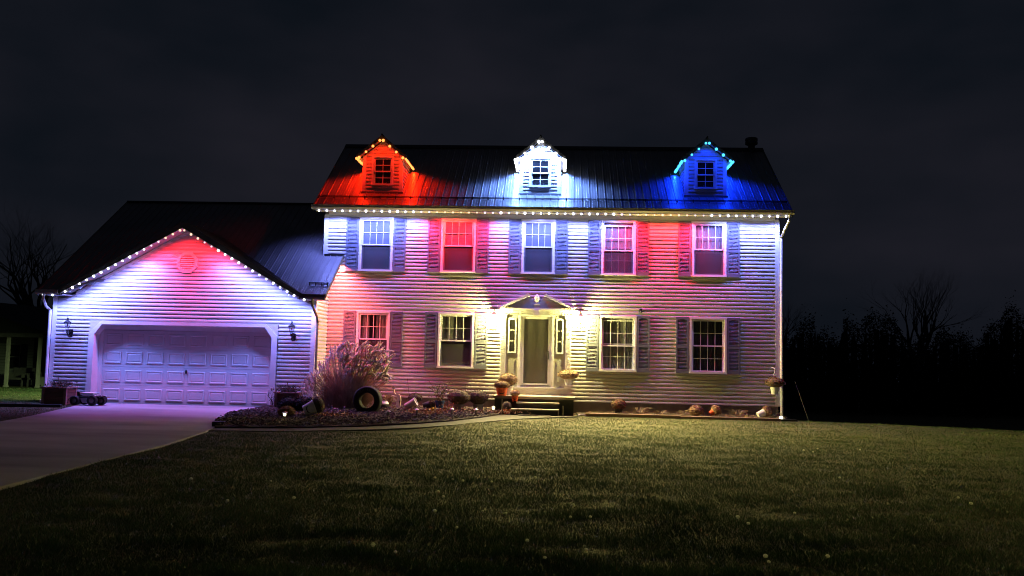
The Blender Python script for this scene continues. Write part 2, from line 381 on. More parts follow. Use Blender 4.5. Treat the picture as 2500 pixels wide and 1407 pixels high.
# snow guard rail
sg = MB()
for dz_, r_ in ((.075, .014), (.045, .010)): sg.tube([(RX0 + .05, -.05, EZ + SL * .40 + dz_), (RX1 - .03, -.05, EZ + SL * .40 + dz_)], r_, 6)
for i in range(0, NP, 2):
    x = RX0 + i * pw + .02; sg.box(x, x + .025, -.07, -.03, EZ + SL * .4 - .01, EZ + SL * .4 + .09)
sg.build('snow_guard', MT['roofdark'], house)
# chimney vent
ch = MB().lathe([(.115, 8.3), (.115, 8.80), (.125, 8.82), (.205, 8.86), (.205, 8.93), (.19, 8.94), (.19, 8.97), (.205, 8.98), (.205, 9.03), (.19, 9.06), (.02, 9.08)], 14, (6.335, RY - .1, 0)).build('chimney', MT['roofdark'], house)
# downspout right
MB().tube([(6.62, -.5, 5.90), (6.62, -.47, 5.74), (6.52, -.2, 5.42), (6.50, -.045, 5.28), (6.50, -.045, -.15)], .040, 8).build('downspout', MT['trim'], house)
MB().box(2.41, 2.49, -.07, -.015, 3.05, 3.15).ball((2.45, -.08, 3.06), .03, 6).build('motion_sensor', MT['black'], house)

# ------------------------------------------------------------------ windows
def curtain_mesh(x0, x1, z0, z1, y, amp=.03, waves=7, m=None):
    n = 44; mb = MB(); vs = []
    for j, z in enumerate((z0, (z0 + z1) / 2, z1)):
        for i in range(n + 1):
            t = i / n; vs.append((x0 + (x1 - x0) * t, y + amp * math.sin(t * waves * 6.283 + j * .3) * (.6 + .4 * math.sin(t * 9)), z))
    fs = [(j * (n + 1) + i, j * (n + 1) + i + 1, (j + 1) * (n + 1) + i + 1, (j + 1) * (n + 1) + i) for j in range(2) for i in range(n)]
    return mb.add(vs, fs)
def window(parent, x0, x1, z0, z1, Y=0, cols=4, rows=2, low_grid=False, screen=True, cover='blind', drop=0, sub=True, jx=.055):
    """outer rect; frame, two sashes, panes one by one, muntins"""
    cx = (x0 + x1) / 2; H = z1 - z0
    if sub:
        wroot = MB()
        W = wroot
        parentw = None
    fr = MB()
    j = jx
    fr.bbox(x0, x1, Y - .055, Y + .10, z1 - j, z1).bbox(x0 - .01, x1 + .01, Y - .075, Y + .10, z0, z0 + j)
    fr.bbox(x0, x0 + j, Y - .053, Y + .10, z0 + j, z1 - j).bbox(x1 - j, x1, Y - .053, Y + .10, z0 + j, z1 - j)
    # inner step
    k = j + .022
    fr.box(x0 + j, x0 + k, Y - .02, Y + .10, z0 + j, z1 - j).box(x1 - k, x1 - j, Y - .02, Y + .10, z0 + j, z1 - j).box(x0 + k, x1 - k, Y - .02, Y + .10, z1 - k, z1 - j)
    win = fr.build('window', MT['frame'], parent)
    a, b = x0 + k, x1 - k; lo, hi = z0 + j, z1 - k; mid = (lo + hi) / 2 + .0 * drop
    if parent.name.startswith('dormer'): holder = parent
    else: holder = win
    s = .038 if cols > 2 else .03
    def sash(za, zb, y, grid, scr):
        sf = MB().bbox(a, b, y, y + .03, za, za + s).bbox(a, b, y, y + .03, zb - s, zb).bbox(a, a + s, y, y + .03, za + s, zb - s).bbox(b - s, b, y, y + .03, za + s, zb - s)
        sf.build('sash', MT['frame'], holder)
        gx0, gx1, gz0, gz1 = a + s, b - s, za + s, zb - s
        if grid:
            mu = MB(); t = .008
            for i in range(1, cols): x = gx0 + (gx1 - gx0) * i / cols; mu.box(x - t, x + t, y + .012, y + .024, gz0, gz1)
            for i in range(1, rows): z = gz0 + (gz1 - gz0) * i / rows; mu.box(gx0, gx1, y + .0105, y + .0225, z - t, z + t)
            mu.build('muntin', MT['frame'], holder)
            pmesh = None
            for i in range(cols):
                for r_ in range(rows):
                    px0 = gx0 + (gx1 - gx0) * i / cols; pw_ = (gx1 - gx0) / cols - .001; pz0 = gz0 + (gz1 - gz0) * r_ / rows; ph = (gz1 - gz0) / rows - .001
                    if pmesh is None: pmesh = MB().add([(0, 0, 0), (pw_, 0, 0), (pw_, 0, ph), (0, 0, ph)], [(0, 1, 2, 3)]).mesh('pane', MT['glass'])
                    link('pane', pmesh, holder, loc=(px0, y + .026, pz0))
        else:
            MB().add([(gx0, y + .026, gz0), (gx1, y + .026, gz0), (gx1, y + .026, gz1), (gx0, y + .026, gz1)], [(0, 1, 2, 3)]).build('pane', MT['glass'], holder)
        if scr:
            MB().add([(a, y - .015, za), (b, y - .015, za), (b, y - .015, zb), (a, y - .015, zb)], [(0, 1, 2, 3)]).build('insect_screen', MT['screen'], holder)
    sash(mid - s / 2 - drop, hi - drop, Y - .005, True, False)
    sash(lo, mid + s / 2, Y + .034, low_grid, screen)
    if drop: MB().box(a, b, Y + .036, Y + .066, mid + s / 2 + .0, mid + s / 2 + .001).build('meeting_rail', MT['frame'], holder)
    # room behind
    d = .55
    rb = MB().add([(x0, Y + .1, z0), (x1, Y + .1, z0), (x1, Y + .1, z1), (x0, Y + .1, z1), (x0, Y + d, z0), (x1, Y + d, z0), (x1, Y + d, z1), (x0, Y + d, z1)],
             [(4, 5, 6, 7), (0, 4, 7, 3), (1, 2, 6, 5), (0, 1, 5, 4), (3, 7, 6, 2)]); rb.build('room_recess', MT['room'], holder)
    if cover == 'blind':
        MB().box(a + .01, b - .01, Y + .0265, Y + .0305, mid + .02, hi - .02).build('blind', MT['blind'], holder)
        MB().box(a, b, Y + .075, Y + .08, lo, mid + .03).build('blind', MT['blind'], holder)
    elif cover == 'curtain':
        curtain_mesh(x0 + .02, cx - .14, z0, z1, Y + .11, .02, 4).build('curtain', MT['curtain'], holder, smooth=True)
        curtain_mesh(cx + .05, x1 - .02, z0, z1, Y + .11, .02, 5).build('curtain', MT['curtain'], holder, smooth=True)
    elif cover == 'full':
        curtain_mesh(x0 + .02, x1 - .02, z0, z1, Y + .085, .010, 8).build('curtain', MT['curtain'], holder, smooth=True)
    elif cover == 'sheer':
        curtain_mesh(x0 + .02, x1 - .02, z0, z1, Y + .082, .004, 3).build('curtain', MT['sheer'], holder, smooth=True)
    elif cover == 'dark':
        curtain_mesh(x0 + .02, x1 - .02, z0, z1, Y + .15, .015, 9).build('curtain', MT['darkcloth'], holder, smooth=True)
    elif cover == 'valance':
        curtain_mesh(x0 + .02, x1 - .02, (z0 + z1) / 2 - .12, z1, Y + .11, .022, 8).build('curtain', MT['curtain'], holder, smooth=True)
    return win
for i, (a, b) in enumerate(UP):
    window(house, a, b, *UZ, low_grid=(i == 3), screen=True, cover=['blind', 'blind', 'blind', 'full', 'valance'][i], drop=.07 if i == 3 else 0)
for i, (a, b) in enumerate(LO):
    window(house, a, b, *LZ, low_grid=(i >= 2), screen=(i < 2), cover=['curtain', 'sheer', 'full', 'dark'][i], drop=.05 if i == 2 else 0)
# shutters
def shutter_meshes(H):
    W = .365; st = .045; mb = MB(); mid = H * .47
    n = 10; arch = [(st, H - .10)] + [(st + (W - 2 * st) * t / n, H - .10 + .045 * math.sin(math.pi * t / n)) for t in range(1, n)] + [(W - st, H - .10)]
    mb.bbox(0, st, -.05, -.018, 0, H).bbox(W - st, W, -.05, -.018, 0, H).box(st, W - st, -.049, -.018, 0, .11).box(st, W - st, -.049, -.018, mid - .04, mid + .04)
    mb.prism_y([(W - st, H - .002), (st, H - .002)] + arch, -.049, -.018)
    lv = MB(); z = .115
    while z < H - .06:
        if not (mid - .05 < z < mid + .035): lv.add([(st, -.046, z), (W - st, -.046, z), (W - st, -.022, z + .036), (st, -.022, z + .036), (st, -.018, z), (W - st, -.018, z)], [(0, 1, 2, 3), (0, 4, 5, 1), (4, 3, 2, 5)])
        z += .04
    return mb.mesh('shutter', MT['shutter']), lv.mesh('louvres', MT['shutter'])
su, slu = shutter_meshes(UZ[1] - UZ[0]); 
for zz, L in ((UZ[0], UP), (LZ[0], LO)):
    for a, b in L:
        for x in (a - .395, b + .025):
            s_ = link('shutter', su, house, loc=(x, 0, zz)); l_ = link('louvres', slu, s_); l_['kind'] = 'stuff'

# ------------------------------------------------------------------ front door surround
T = MT['trim']
def P(mb, n, m=None, par=None): return mb.build(n, m or T, par or house)
for xa, xb in ((-1.64, -1.47), (.26, .43)):
    mb = MB().box(xa, xb, -.06, .02, .80, 2.92)
    for k in range(5): xx = xa + .022 + k * .029; mb.box(xx, xx + .013, -.072, -.058, .98, 2.80)
    mb.box(xa - .01, xb + .01, -.085, .02, .80, .95).box(xa - .01, xb + .01, -.085, .02, 2.83, 2.92)
    P(mb, 'pilaster')
for xa, xb in ((-1.125, -1.035), (-.150, -.06)):
    P(MB().box(xa, xb, -.055, .02, .80, 2.92).box(xa + .02, xb - .02, -.068, -.05, .98, 2.86), 'pilaster')
for xa, xb in ((-1.47, -1.125), (-.06, .26)):
    sidel = P(MB().box(xa, xb, -.02, .02, .80, 1.76).box(xa, xb, -.02, .02, 2.81, 2.92).box(xa, xa + .06, -.02, .02, 1.76, 2.81).box(xb - .06, xb, -.02, .02, 1.76, 2.81).box(xa + .06, xb - .06, .10, .12, 1.7, 2.9), 'sidelight', MT['door'])
    m_ = MB(); fa, fb = xa + .05, xb - .05
    m_.bbox(fa, fb, -.045, -.02, 1.78, 1.825).bbox(fa, fb, -.045, -.02, 2.755, 2.80).bbox(fa, fa + .045, -.045, -.02, 1.825, 2.755).bbox(fb - .045, fb, -.045, -.02, 1.825, 2.755)
    for q in (2.125, 2.44): m_.box(fa + .045, fb - .045, -.043, -.022, q, q + .022)
    m_.build('sidelight_frame', MT['frame'], sidel)
    for q0, q1 in ((1.825, 2.125), (2.147, 2.44), (2.462, 2.755)):
        MB().box(fa + .045, fb - .045, -.030, -.026, q0, q1).build('pane', MT['glass'], sidel)
    MB().bbox(xa + .07, xb - .07, -.032, -.02, .93, 1.60).bbox(xa + .10, xb - .10, -.042, -.03, .97, 1.56).build('raised_panel', MT['door'], sidel)
# entablature and broken pediment
P(MB().box(-1.66, .45, -.09, .02, 2.92, 3.04).box(-1.68, .47, -.115, .02, 3.04, 3.065).box(-1.73, .52, -.155, .02, 3.065, 3.105).box(-1.66, .45, -.1, .02, 2.915, 2.935), 'entablature')
P(MB().prism_y([(-.68, 3.06), (-.50, 3.06), (-.525, 2.885), (-.655, 2.885)], -.175, -.09).prism_y([(-.64, 3.05), (-.54, 3.05), (-.555, 2.91), (-.625, 2.91)], -.185, -.17), 'keystone')
def ped(sgn):
    cx = -.585; pts_o = (cx + sgn * 1.09, 3.108); top = (cx + sgn * .27, 3.53)
    # tympanum with a concave cut towards the finial
    arc = [(cx + sgn * (.085 + .19 * (1 - math.cos(t * math.pi / 12))), 3.19 + .27 * math.sin(t * math.pi / 12)) for t in range(0, 7)]
    P(MB().prism_y([(cx + sgn * 1.0, 3.106), (cx + sgn * .085, 3.106)] + arc + [(cx + sgn * .285, 3.46)], -.05, .0), 'tympanum', MT['soffit'])
    d = Vector((top[0] - pts_o[0], top[1] - pts_o[1])); n_ = Vector((-d.y, d.x)).normalized() * (1 if sgn < 0 else -1)
    n_ = n_ if n_.y > 0 else -n_
    o = Vector(pts_o); t_ = Vector(top)
    a1 = [o, t_, t_ - n_ * .085, o + Vector((-sgn * .10, -.0))]
    P(MB().prism_y([tuple(p) for p in a1], -.17, .0).prism_y([tuple(p) for p in (t_ + Vector((sgn * .01, .012)), t_ + Vector((-sgn * .045, -.015)), t_ - n_ * .10 + Vector((-sgn * .035, 0)), t_ - n_ * .09 + Vector((sgn * .02, 0)))], -.18, .0), 'raking_cornice')
ped(-1); ped(1)
P(MB().box(-.665, -.505, -.13, 0, 3.107, 3.20).box(-.685, -.485, -.145, 0, 3.20, 3.225), 'finial_block')
fin = MB().lathe([(.03, 3.225), (.045, 3.235), (.02, 3.26), (.018, 3.275), (.045, 3.30), (.062, 3.345), (.068, 3.40), (.060, 3.45), (.040, 3.49), (.012, 3.51), (.004, 3.535)], 12, (-.585, -.085, 0))
for k in range(7):
    for q in range(8):
        z = 3.31 + k * .026; r_ = .066 * math.sin(math.pi * (.2 + .6 * (z - 3.29) / .22)); t = 2 * math.pi * (q + .5 * (k % 2)) / 8
        fin.ball((-.585 + r_ * math.cos(t), -.085 + r_ * math.sin(t), z), .010, 3)
for s_ in (-1, 1): fin.tube([(-.585, -.085, 3.30), (-.585 + s_ * .045, -.085, 3.24), (-.585 + s_ * .07, -.085, 3.228)], .009, 5)
fin.build('pineapple_finial', T, house, smooth=True)
# storm door
sd = MB().bbox(-1.035, -.150, -.05, -.0, 2.855, 2.915).bbox(-1.035, -.985, -.05, .0, .86, 2.855).bbox(-.2, -.150, -.05, .0, .86, 2.855)
P(sd, 'door_frame')
dr = P(MB().bbox(-.985, -.2, -.035, -.005, 2.79, 2.85).bbox(-.985, -.945, -.035, -.005, .88, 2.79).bbox(-.24, -.2, -.035, -.005, .88, 2.79).bbox(-.985, -.2, -.035, -.005, .865, .91), 'storm_door')
MB().box(-.945, -.24, -.022, -.018, .91, 2.79).build('door_glass', MT['storm'], dr)
idr = MB().box(-.985, -.2, .06, .10, .85, 2.86)
for xa, xb in ((-.88, -.62), (-.56, -.30)):
    for za, zb in ((1.0, 1.45), (1.60, 2.35), (2.45, 2.70)): idr.bbox(xa, xb, .045, .06, za, zb, .02)
P(idr, 'inner_door', MT['door'])
MB().box(-.232, -.208, -.055, -.035, 1.62, 1.86).tube([(-.22, -.05, 1.66), (-.22, -.085, 1.70), (-.22, -.085, 1.80), (-.22, -.05, 1.84)], .008, 6).build('handle', MT['black'], dr)
P(MB().box(-1.66, .46, -.075, .02, .775, .80), 'threshold')
P(MB().box(-1.60, .44, -.03, .02, .555, .775), 'riser_board', MT['soffit'])
P(MB().bbox(.295, .335, -.095, -.072, 1.83, 1.92), 'doorbell', MT['frame'])

# ------------------------------------------------------------------ dormers
RED = (1.0, .012, .001); BLU = (.003, .03, 1.0); WHI = (.40, .50, 1.0)
def dormer(cx, nm):
    Y0 = .29; hw = .60; zb = 6.555; ze = 7.68
    d = MB().box(cx - hw + .01, cx - .33, Y0 + .001, Y0 + .1, zb - .1, ze).box(cx + .33, cx + hw - .01, Y0 + .001, Y0 + .1, zb - .1, ze).box(cx - .33, cx + .33, Y0 + .001, Y0 + .1, zb - .1, 6.775).prism_y([(cx - hw + .01, ze + .005), (cx + hw - .01, ze + .005), (cx, ze + .50)], Y0 + .001, Y0 + .1)
    # cheek walls reach back under the main roof
    for s in (-1, 1): d.box(cx + s * (hw - .05) - .04, cx + s * (hw - .05) + .04, Y0 + .1, 2.0, zb - .1, ze)
    root = d.build('dormer', MT['siding'], house)
    wn = (cx - .33, cx + .33, 6.775, 7.685)
    slope = .85; pz = 8.16
    siding(root, cx - hw + .085, cx + hw - .085, zb + .03, 8.12, Y0, (wn,), None, lambda z: (cx - hw, cx + hw) if z < 7.6 else (cx - (8.14 - z) / slope, cx + (8.14 - z) / slope), joint=False)
    for s in (-1, 1):
        rm = Matrix.Translation((cx + s * hw, 0, 0)) @ Matrix.Rotation(R(90 * s), 4, 'Z')
        ends = (lambda z: (Y0 + .07, max(Y0 + .1, (z - EZ) / SL + EY + .05))) if s > 0 else (lambda z: (-max(Y0 + .1, (z - EZ) / SL + EY + .05), -Y0 - .07))
        lo = (Y0, 2.2) if s > 0 else (-2.2, -Y0)
        siding(root, lo[0], lo[1], zb + .03, 7.66, .0, (), rm, ends, joint=False)
        MB().box(cx + s * hw - (.09 if s > 0 else .012), cx + s * hw + (.012 if s > 0 else .09), Y0 - .022, Y0, zb, 7.70).build('corner_trim', T, root)
        MB().box(min(cx + s * hw, cx + s * (hw + .018)), max(cx + s * hw, cx + s * (hw + .018)), Y0 - .02, Y0 + .07, zb, 7.66).build('corner_trim', T, root)
        # roof plane: thick, runs back into the main roof
        ex = cx + s * .735; ez = 7.655
        pr = [(cx, 8.285), (ex, ez), (ex, ez - .075), (cx, 8.19)]
        MB().prism_y([(cx, 8.27), (ex, ez), (ex, ez - .02), (cx, 8.25)], -.005, 2.62).build('dormer_roof', MT['roof'], root)
        rb = MB()
        for q in range(9):
            yy = .08 + q * .28; a_ = Vector((cx, yy, 8.275)); b_ = Vector((ex, yy, ez + .005)); rb.add([a_ + Vector((0, 0, .018)), b_ + Vector((0, 0, .018)), b_ + Vector((0, .03, .018)), a_ + Vector((0, .03, .018)), a_, b_, b_ + Vector((0, .03, 0)), a_ + Vector((0, .03, 0))], [(0, 1, 2, 3), (0, 4, 5, 1), (3, 2, 6, 7), (1, 5, 6, 2)])
        rb.build('roof_rib', MT['roof'], root)
        MB().prism_y([(cx, 8.265), (ex + s * .01, ez), (ex + s * .01, ez - .105), (cx, 8.15)], -.03, -.006).build('rake_fascia', MT['fascia'], root)
        MB().prism_y([(cx, 8.24), (ex, ez - .025), (ex, ez - .045), (cx, 8.22)], -.004, Y0).build('soffit', MT['soffit'], root)
        MB().box(min(cx + s * hw, ex), max(cx + s * hw, ex), Y0, 1.85, ez - .055, ez - .03).build('soffit', MT['soffit'], root)
        MB().box(min(ex, ex + s * .012), max(ex, ex + s * .012), -.03, 1.78, ez - .09, ez + .012).build('fascia', MT['fascia'], root)
    MB().tube([(cx, -.03, 8.285), (cx, 2.6, 8.285)], .028, 6).build('ridge_cap', MT['roofdark'], root)
    MB().box(cx - hw - .05, cx + hw + .05, Y0 - .05, Y0 + .0, zb - .03, zb + .028).build('flashing', MT['roof'], root)
    window(root, *wn, Y=Y0, cols=2, rows=2, low_grid=True, screen=False, cover='none', jx=.045)
    return root
for c_, n_ in ((-5.37, 'red'), (-.57, 'white'), (4.37, 'blue')): dormer(c_, n_)

# ------------------------------------------------------------------ garage
GY = -1.27; GX0, GX1 = -14.46, -6.82; GC = -10.53; GS = .57
garage = thing('attached_garage', 'attached garage wing with pale siding, big panelled door and octagonal gable vent', 'garage')
gop = [(-13.36, -7.86, .07, 2.47)]
def gtop(z): return (GX0, GX1) if z < 3.1 else (GC - (5.10 - z) / GS, GC + (5.10 - z) / GS)
sheath(garage, GX0, GX1, .07, 3.1, GY, gop)
MB().prism_y([(GX0 + .45, 3.1), (GX1 - .32, 3.1), (GC, 5.12)], GY + .001, GY + .12).build('gable_wall', MT['found'], garage)
MB().box(GX0 + .02, -13.38, GY + .001, GY + .2, -.3, .40).box(-7.84, GX1 - .02, GY + .0, GY + .2, -.3, .40).box(GX1 - .16, GX1 - .02, GY, 0, -.3, .40).build('foundation', MT['found'], garage)
siding(garage, GX0 + .1, GX1 - .1, .41, 5.08, GY, gop, None, gtop, joint=False)
rmg = Matrix.Translation((GX1, 0, 0)) @ Matrix.Rotation(R(90), 4, 'Z')
siding(garage, GY + .09, -.02, .41, 4.5, 0, (), rmg, lambda z: (GY + .09, -.02) if z < 3.15 else (GY + (z - 3.15) / .72, -.02), joint=False)
MB().box(GX1 - .12, GX1 - .001, GY + .05, .0, -.2, 3.15).prism_x([(GY, 3.15), (0, 3.15), (0, 4.1)], GX1 - .12, GX1 - .001).build('side_wall', MT['siding'], garage)
MB().box(GX0 + .01, GX0 + .12, GY + .12, 6.3, -.3, 3.15).prism_x([(GY + .1, 3.15), (6.3, 3.15), (2.8, 6.2)], GX0 + .01, GX0 + .1).box(GX0, HX0, 6.2, 6.3, -.3, 3.15).build('side_wall', MT['siding'], garage)
MB().bbox(GX1 - .11, GX1 + .012, GY - .024, GY, .40, 3.12).box(GX1, GX1 + .022, GY - .02, GY + .09, .40, 3.2).build('corner_trim', T, garage)
MB().bbox(GX0 - .012, GX0 + .11, GY - .024, GY, .07, 3.12).box(GX0 - .022, GX0, GY - .02, GY + .09, .07, 3.2).build('corner_trim', T, garage)
# big roof
GEY, GEZ, GSL, GRY = -1.85, 3.25, .72, 2.816
GRZ = GEZ + GSL * (GRY - GEY); GRX0, GRX1 = -14.6, -6.42
n1 = 33; pw2 = (HX0 - GRX0) / n1; pm2 = panel_mesh(pw2, GRY - GEY, GSL, 'roof_panel')
for i in range(n1):
    x = GRX0 + i * pw2; dxm = max(abs(x - GC), abs(x + pw2 - GC)) + .06
    zg = 5.24 - .57 * dxm; ys = max(GEY, GEY + (zg - .06 - GEZ) / GSL) if dxm < 3.45 else GEY
    if x > -7.35 or x < -14.0: ys = GEY
    me_ = pm2 if ys == GEY else panel_mesh(pw2, GRY - ys, GSL, 'roof_panel')
    link('roof_panel', me_, garage, loc=(x, ys, GEZ + GSL * (ys - GEY) + random.uniform(-.002, .002)))
n2 = 3; pw3 = (GRX1 - HX0) / n2; pm3 = panel_mesh(pw3 - .0005, -.025 - GEY, GSL, 'roof_panel')
for i in range(n2): link('roof_panel', pm3, garage, loc=(HX0 + i * pw3, GEY, GEZ))
MB().prism_x([(GRY, GRZ - .03), (7.48, GEZ - .03), (7.48, GEZ + .02), (GRY, GRZ + .01)], GRX0, HX0).build('rear_roof', MT['roof'], garage)
MB().tube([(GRX0, GRY, GRZ + .02), (HX0, GRY, GRZ + .02)], .05, 6).build('ridge_cap', MT['roofdark'], garage)
MB().prism_x([(GEY, GEZ - .16), (GEY, GEZ + .03), (GRY, GRZ + .03), (GRY, GRZ - .16)], GRX0 - .025, GRX0).build('rake_trim', MT['fascia'], garage)
MB().prism_x([(GEY, GEZ - .10), (GEY, GEZ + .03), (-.02, GEZ + GSL * 1.83 + .03), (-.02, GEZ + GSL * 1.83 - .10)], GRX1, GRX1 + .025).build('rake_trim', MT['fascia'], garage)
MB().prism_x([(GEY + .01, GEZ - .06), (GEY + .01, GEZ - .04), (-.02, GEZ + GSL * 1.82 - .04), (-.02, GEZ + GSL * 1.82 - .06)], GX1 + .0, GRX1).build('soffit', MT['soffit'], garage)
MB().box(HX0 + .02, GRX1 + .03, -.05, -.02, 4.55, 4.62).build('flashing', MT['roofdark'], garage)
# eave returns left and right of the gable, gutters
MB().box(GRX0, -13.9, GEY + .01, GY, 3.13, 3.155).box(-7.2, GRX1, GEY + .01, GY, 3.13, 3.155).build('soffit', MT['soffit'], garage)
MB().box(GRX0, -13.95, GEY - .01, GEY, 3.12, GEZ).build('fascia', MT['fascia'], garage); MB().box(-7.15, GRX1, GEY - .01, GEY, 3.12, GEZ).build('fascia', MT['fascia'], garage)
gp_ = [(GEY - .012, 3.14), (GEY - .09, 3.14), (GEY - .115, 3.19), (GEY - .115, 3.265), (GEY - .095, 3.265), (GEY - .095, 3.2), (GEY - .07, 3.165), (GEY - .012, 3.165)]
MB().prism_x(gp_, GRX0 - .03, -13.98).build('gutter', MT['gutter'], garage)
MB().prism_x(gp_, -7.12, GRX1 + .03).build('gutter', MT['fascia'], garage)
sg = MB()
for r_, dz_ in ((.016, .085), (.012, .05)): sg.tube([(-7.0, -1.45, GEZ + .29 + dz_), (GRX1 - .03, -1.45, GEZ + .29 + dz_)], r_, 6)
for k in range(4): sg.box(-6.98 + k * .17, -6.955 + k * .17, -1.47, -1.43, GEZ + .27, GEZ + .39)
sg.build('snow_guard', MT['roofdark'], garage)
# cross gable roof
pz = 5.24; BKY = GEY + (pz - GEZ) / GSL + .25
for s in (-1, 1):
    ex = GC + s * 3.47; ez = pz - GS * 3.47
    # split at the point where it meets the big roof, kept as one thick plane
    MB().prism_y([(GC, pz), (ex, ez), (ex, ez - .03), (GC, pz - .03)], GEY, GEY + .25).build('gable_roof_edge', MT['roofdark'], garage)
    vs = [(GC, GEY + .25, pz), (ex, GEY + .25, ez), (ex, GEY + .3, ez), (GC, BKY, pz)]
    mb = MB().add(vs + [(x, y, z - .03) for x, y, z in vs], [(0, 1, 2, 3), (4, 7, 6, 5), (0, 4, 5, 1), (1, 5, 6, 2), (2, 6, 7, 3), (3, 7, 4, 0)])
    mb.build('gable_roof', MT['roof'], garage)
    rb = MB()
    for q in range(1, 12):
        y = GEY + q * .23
        t = 1 - max(0, (y - GEY - .3)) / (BKY - GEY - .3)
        if t <= .02: continue
        e2x = GC + (ex - GC) * t; e2z = pz + (ez - pz) * t
        rb.add([(GC, y, pz + .02), (e2x, y, e2z + .02), (e2x, y + .03, e2z + .02), (GC, y + .03, pz + .02), (GC, y, pz), (e2x, y, e2z), (e2x, y + .03, e2z), (GC, y + .03, pz)], [(0, 1, 2, 3), (0, 4, 5, 1), (3, 2, 6, 7), (1, 5, 6, 2)])
    rb.build('roof_rib', MT['roof'], garage)
    MB().prism_y([(GC, pz + .02), (ex, ez + .02), (ex, ez - .13), (GC, pz - .17)], GEY - .03, GEY - .002).build('rake_fascia', MT['fascia'], garage)
    MB().prism_y([(GC, pz - .07), (ex, ez - .05), (ex, ez - .07), (GC, pz - .09)], GEY, GY).build('soffit', MT['soffit'], garage)
    MB().prism_y([(GC, pz - .10), (GC + s * 3.3, pz - .10 - GS * 3.3), (GC + s * 3.3, pz - .20 - GS * 3.3), (GC, pz - .20)], GY - .022, GY - .002).build('frieze_board', T, garage)
# garage door trim with clipped corners
o_ = [(-13.36, .07), (-13.36, 2.10), (-13.03, 2.43), (-8.21, 2.43), (-7.88, 2.10), (-7.88, .07)]
i_ = [(-13.12, .07), (-13.12, 2.02), (-12.93, 2.345), (-8.31, 2.345), (-8.11, 2.02), (-8.11, .07)]
i_ = [(-13.20, .07), (-13.20, 2.06), (-12.99, 2.345), (-8.25, 2.345), (-8.04, 2.06), (-8.04, .07)]
tm = MB()
for k in range(5):
    a, b, c, d = o_[k], o_[k + 1], i_[k + 1], i_[k]; tm.prism_y([a, b, c, d], GY - .05, GY)
tm.build('door_casing', T, garage)
# siding fill over the clipped corners
for s in (0, 1):
    tri = [(-13.36, 2.47), (-13.36, 2.10), (-13.0, 2.47)] if s == 0 else [(-7.88, 2.47), (-8.24, 2.47), (-7.88, 2.10)]
    MB().prism_y(tri, GY - .012, GY + .05).build('corner_filler', MT['siding'], garage)
MB().box(-13.36, -7.86, GY - .011, GY + .04, 2.42, 2.49).build('header_trim', T, garage)
RD = .30
tm = MB()
for k in range(5):
    a, b = i_[k], i_[k + 1]; tm.add([(a[0], GY - .0, a[1]), (b[0], GY, b[1]), (b[0], GY + RD, b[1]), (a[0], GY + RD, a[1])], [(0, 1, 2, 3)])
# back of opening reveals: jamb boards
tm.box(-13.30, -13.09, GY + RD - .03, GY + RD, .07, 2.4).box(-8.12, -7.95, GY + RD - .03, GY + RD, .07, 2.4).box(-13.09, -8.12, GY + RD - .03, GY + RD, 2.2, 2.4)
tm.build('door_jamb', T, garage)
gd = MB()
x0, x1 = -13.09, -8.12; sh = .527
rp_mesh = None
door_root = None
for r_ in range(4):
    z = .085 + r_ * sh
    s_ = MB().bbox(x0, x1, GY + RD, GY + RD + .04, z, z + sh - .006, .004).build('garage_door' if r_ == 0 else 'door_section', MT['gdoor'], garage if r_ == 0 else door_root)
    if r_ == 0: door_root = s_
pwid = (x1 - x0) / 8
mbp = MB(); W_, H_ = pwid - .13, sh - .19
def ring(a, y): return [(a, y, a), (W_ - a, y, a), (W_ - a, y, H_ - a), (a, y, H_ - a)]
vs = ring(0, 0) + ring(.012, -.016) + ring(.035, -.016) + ring(.055, -.004) + ring(.075, -.012)
fs = [(k * 4 + i, k * 4 + (i + 1) % 4, (k + 1) * 4 + (i + 1) % 4, (k + 1) * 4 + i) for k in range(4) for i in range(4)] + [(16, 17, 18, 19)]
rpm = mbp.add(vs, fs).mesh('raised_panel', MT['gdoor'])
for r_ in range(4):
    for k in range(8): link('raised_panel', rpm, door_root, loc=(x0 + k * pwid + .065, GY + RD - .001, .085 + r_ * sh + .09))
MB().box(x0, x1, GY + RD - .01, GY + RD + .03, .06, .085).build('weather_seal', MT['black'], door_root)
MB().box(-10.62, -10.58, GY + RD - .03, GY + RD, .98, 1.08).build('handle', MT['black'], door_root)
# octagonal vent
oc = lambda r_: [(GC - .07 + r_ * math.cos(R(22.5 + 45 * k)), 4.155 + r_ * math.sin(R(22.5 + 45 * k))) for k in range(8)]
A, B = oc(.325), oc(.235); vm = MB()
for k in range(8): vm.prism_y([A[k], A[(k + 1) % 8], B[(k + 1) % 8], B[k]], GY - .05, GY - .0)
vent = vm.build('gable_vent', T, garage)
MB().prism_y(oc(.24), GY - .018, GY - .014).build('vent_back', MT['fascia'], vent)
for k in range(8):
    z = 4.155 - .205 + k * .056; hw = min(.22, .30 - abs(z + .02 - 4.155) * .95); MB().add([(GC - .07 - hw, GY - .042, z), (GC - .07 + hw, GY - .042, z), (GC - .07 + hw, GY - .02, z + .034), (GC - .07 - hw, GY - .02, z + .034)], [(0, 1, 2, 3)]).build('vent_slat', T, vent)
MB().tube([(-14.38 + .0, -1.92, 3.15), (-14.42, -1.90, 3.02), (-14.52, -1.55, 2.80), (-14.52, -1.33, 2.72), (-14.52, -1.33, .2), (-14.56, -1.45, .12)], .042, 8).build('downspout', T, garage)
MB().tube([(-6.74, -1.92, 3.15), (-6.74, -1.90, 2.95), (-6.70, -1.55, 2.66), (-6.74, -1.33, 2.5), (-6.74, -1.33, .2), (-6.72, -1.5, .12)], .036, 8).build('downspout', MT['fascia'], garage)

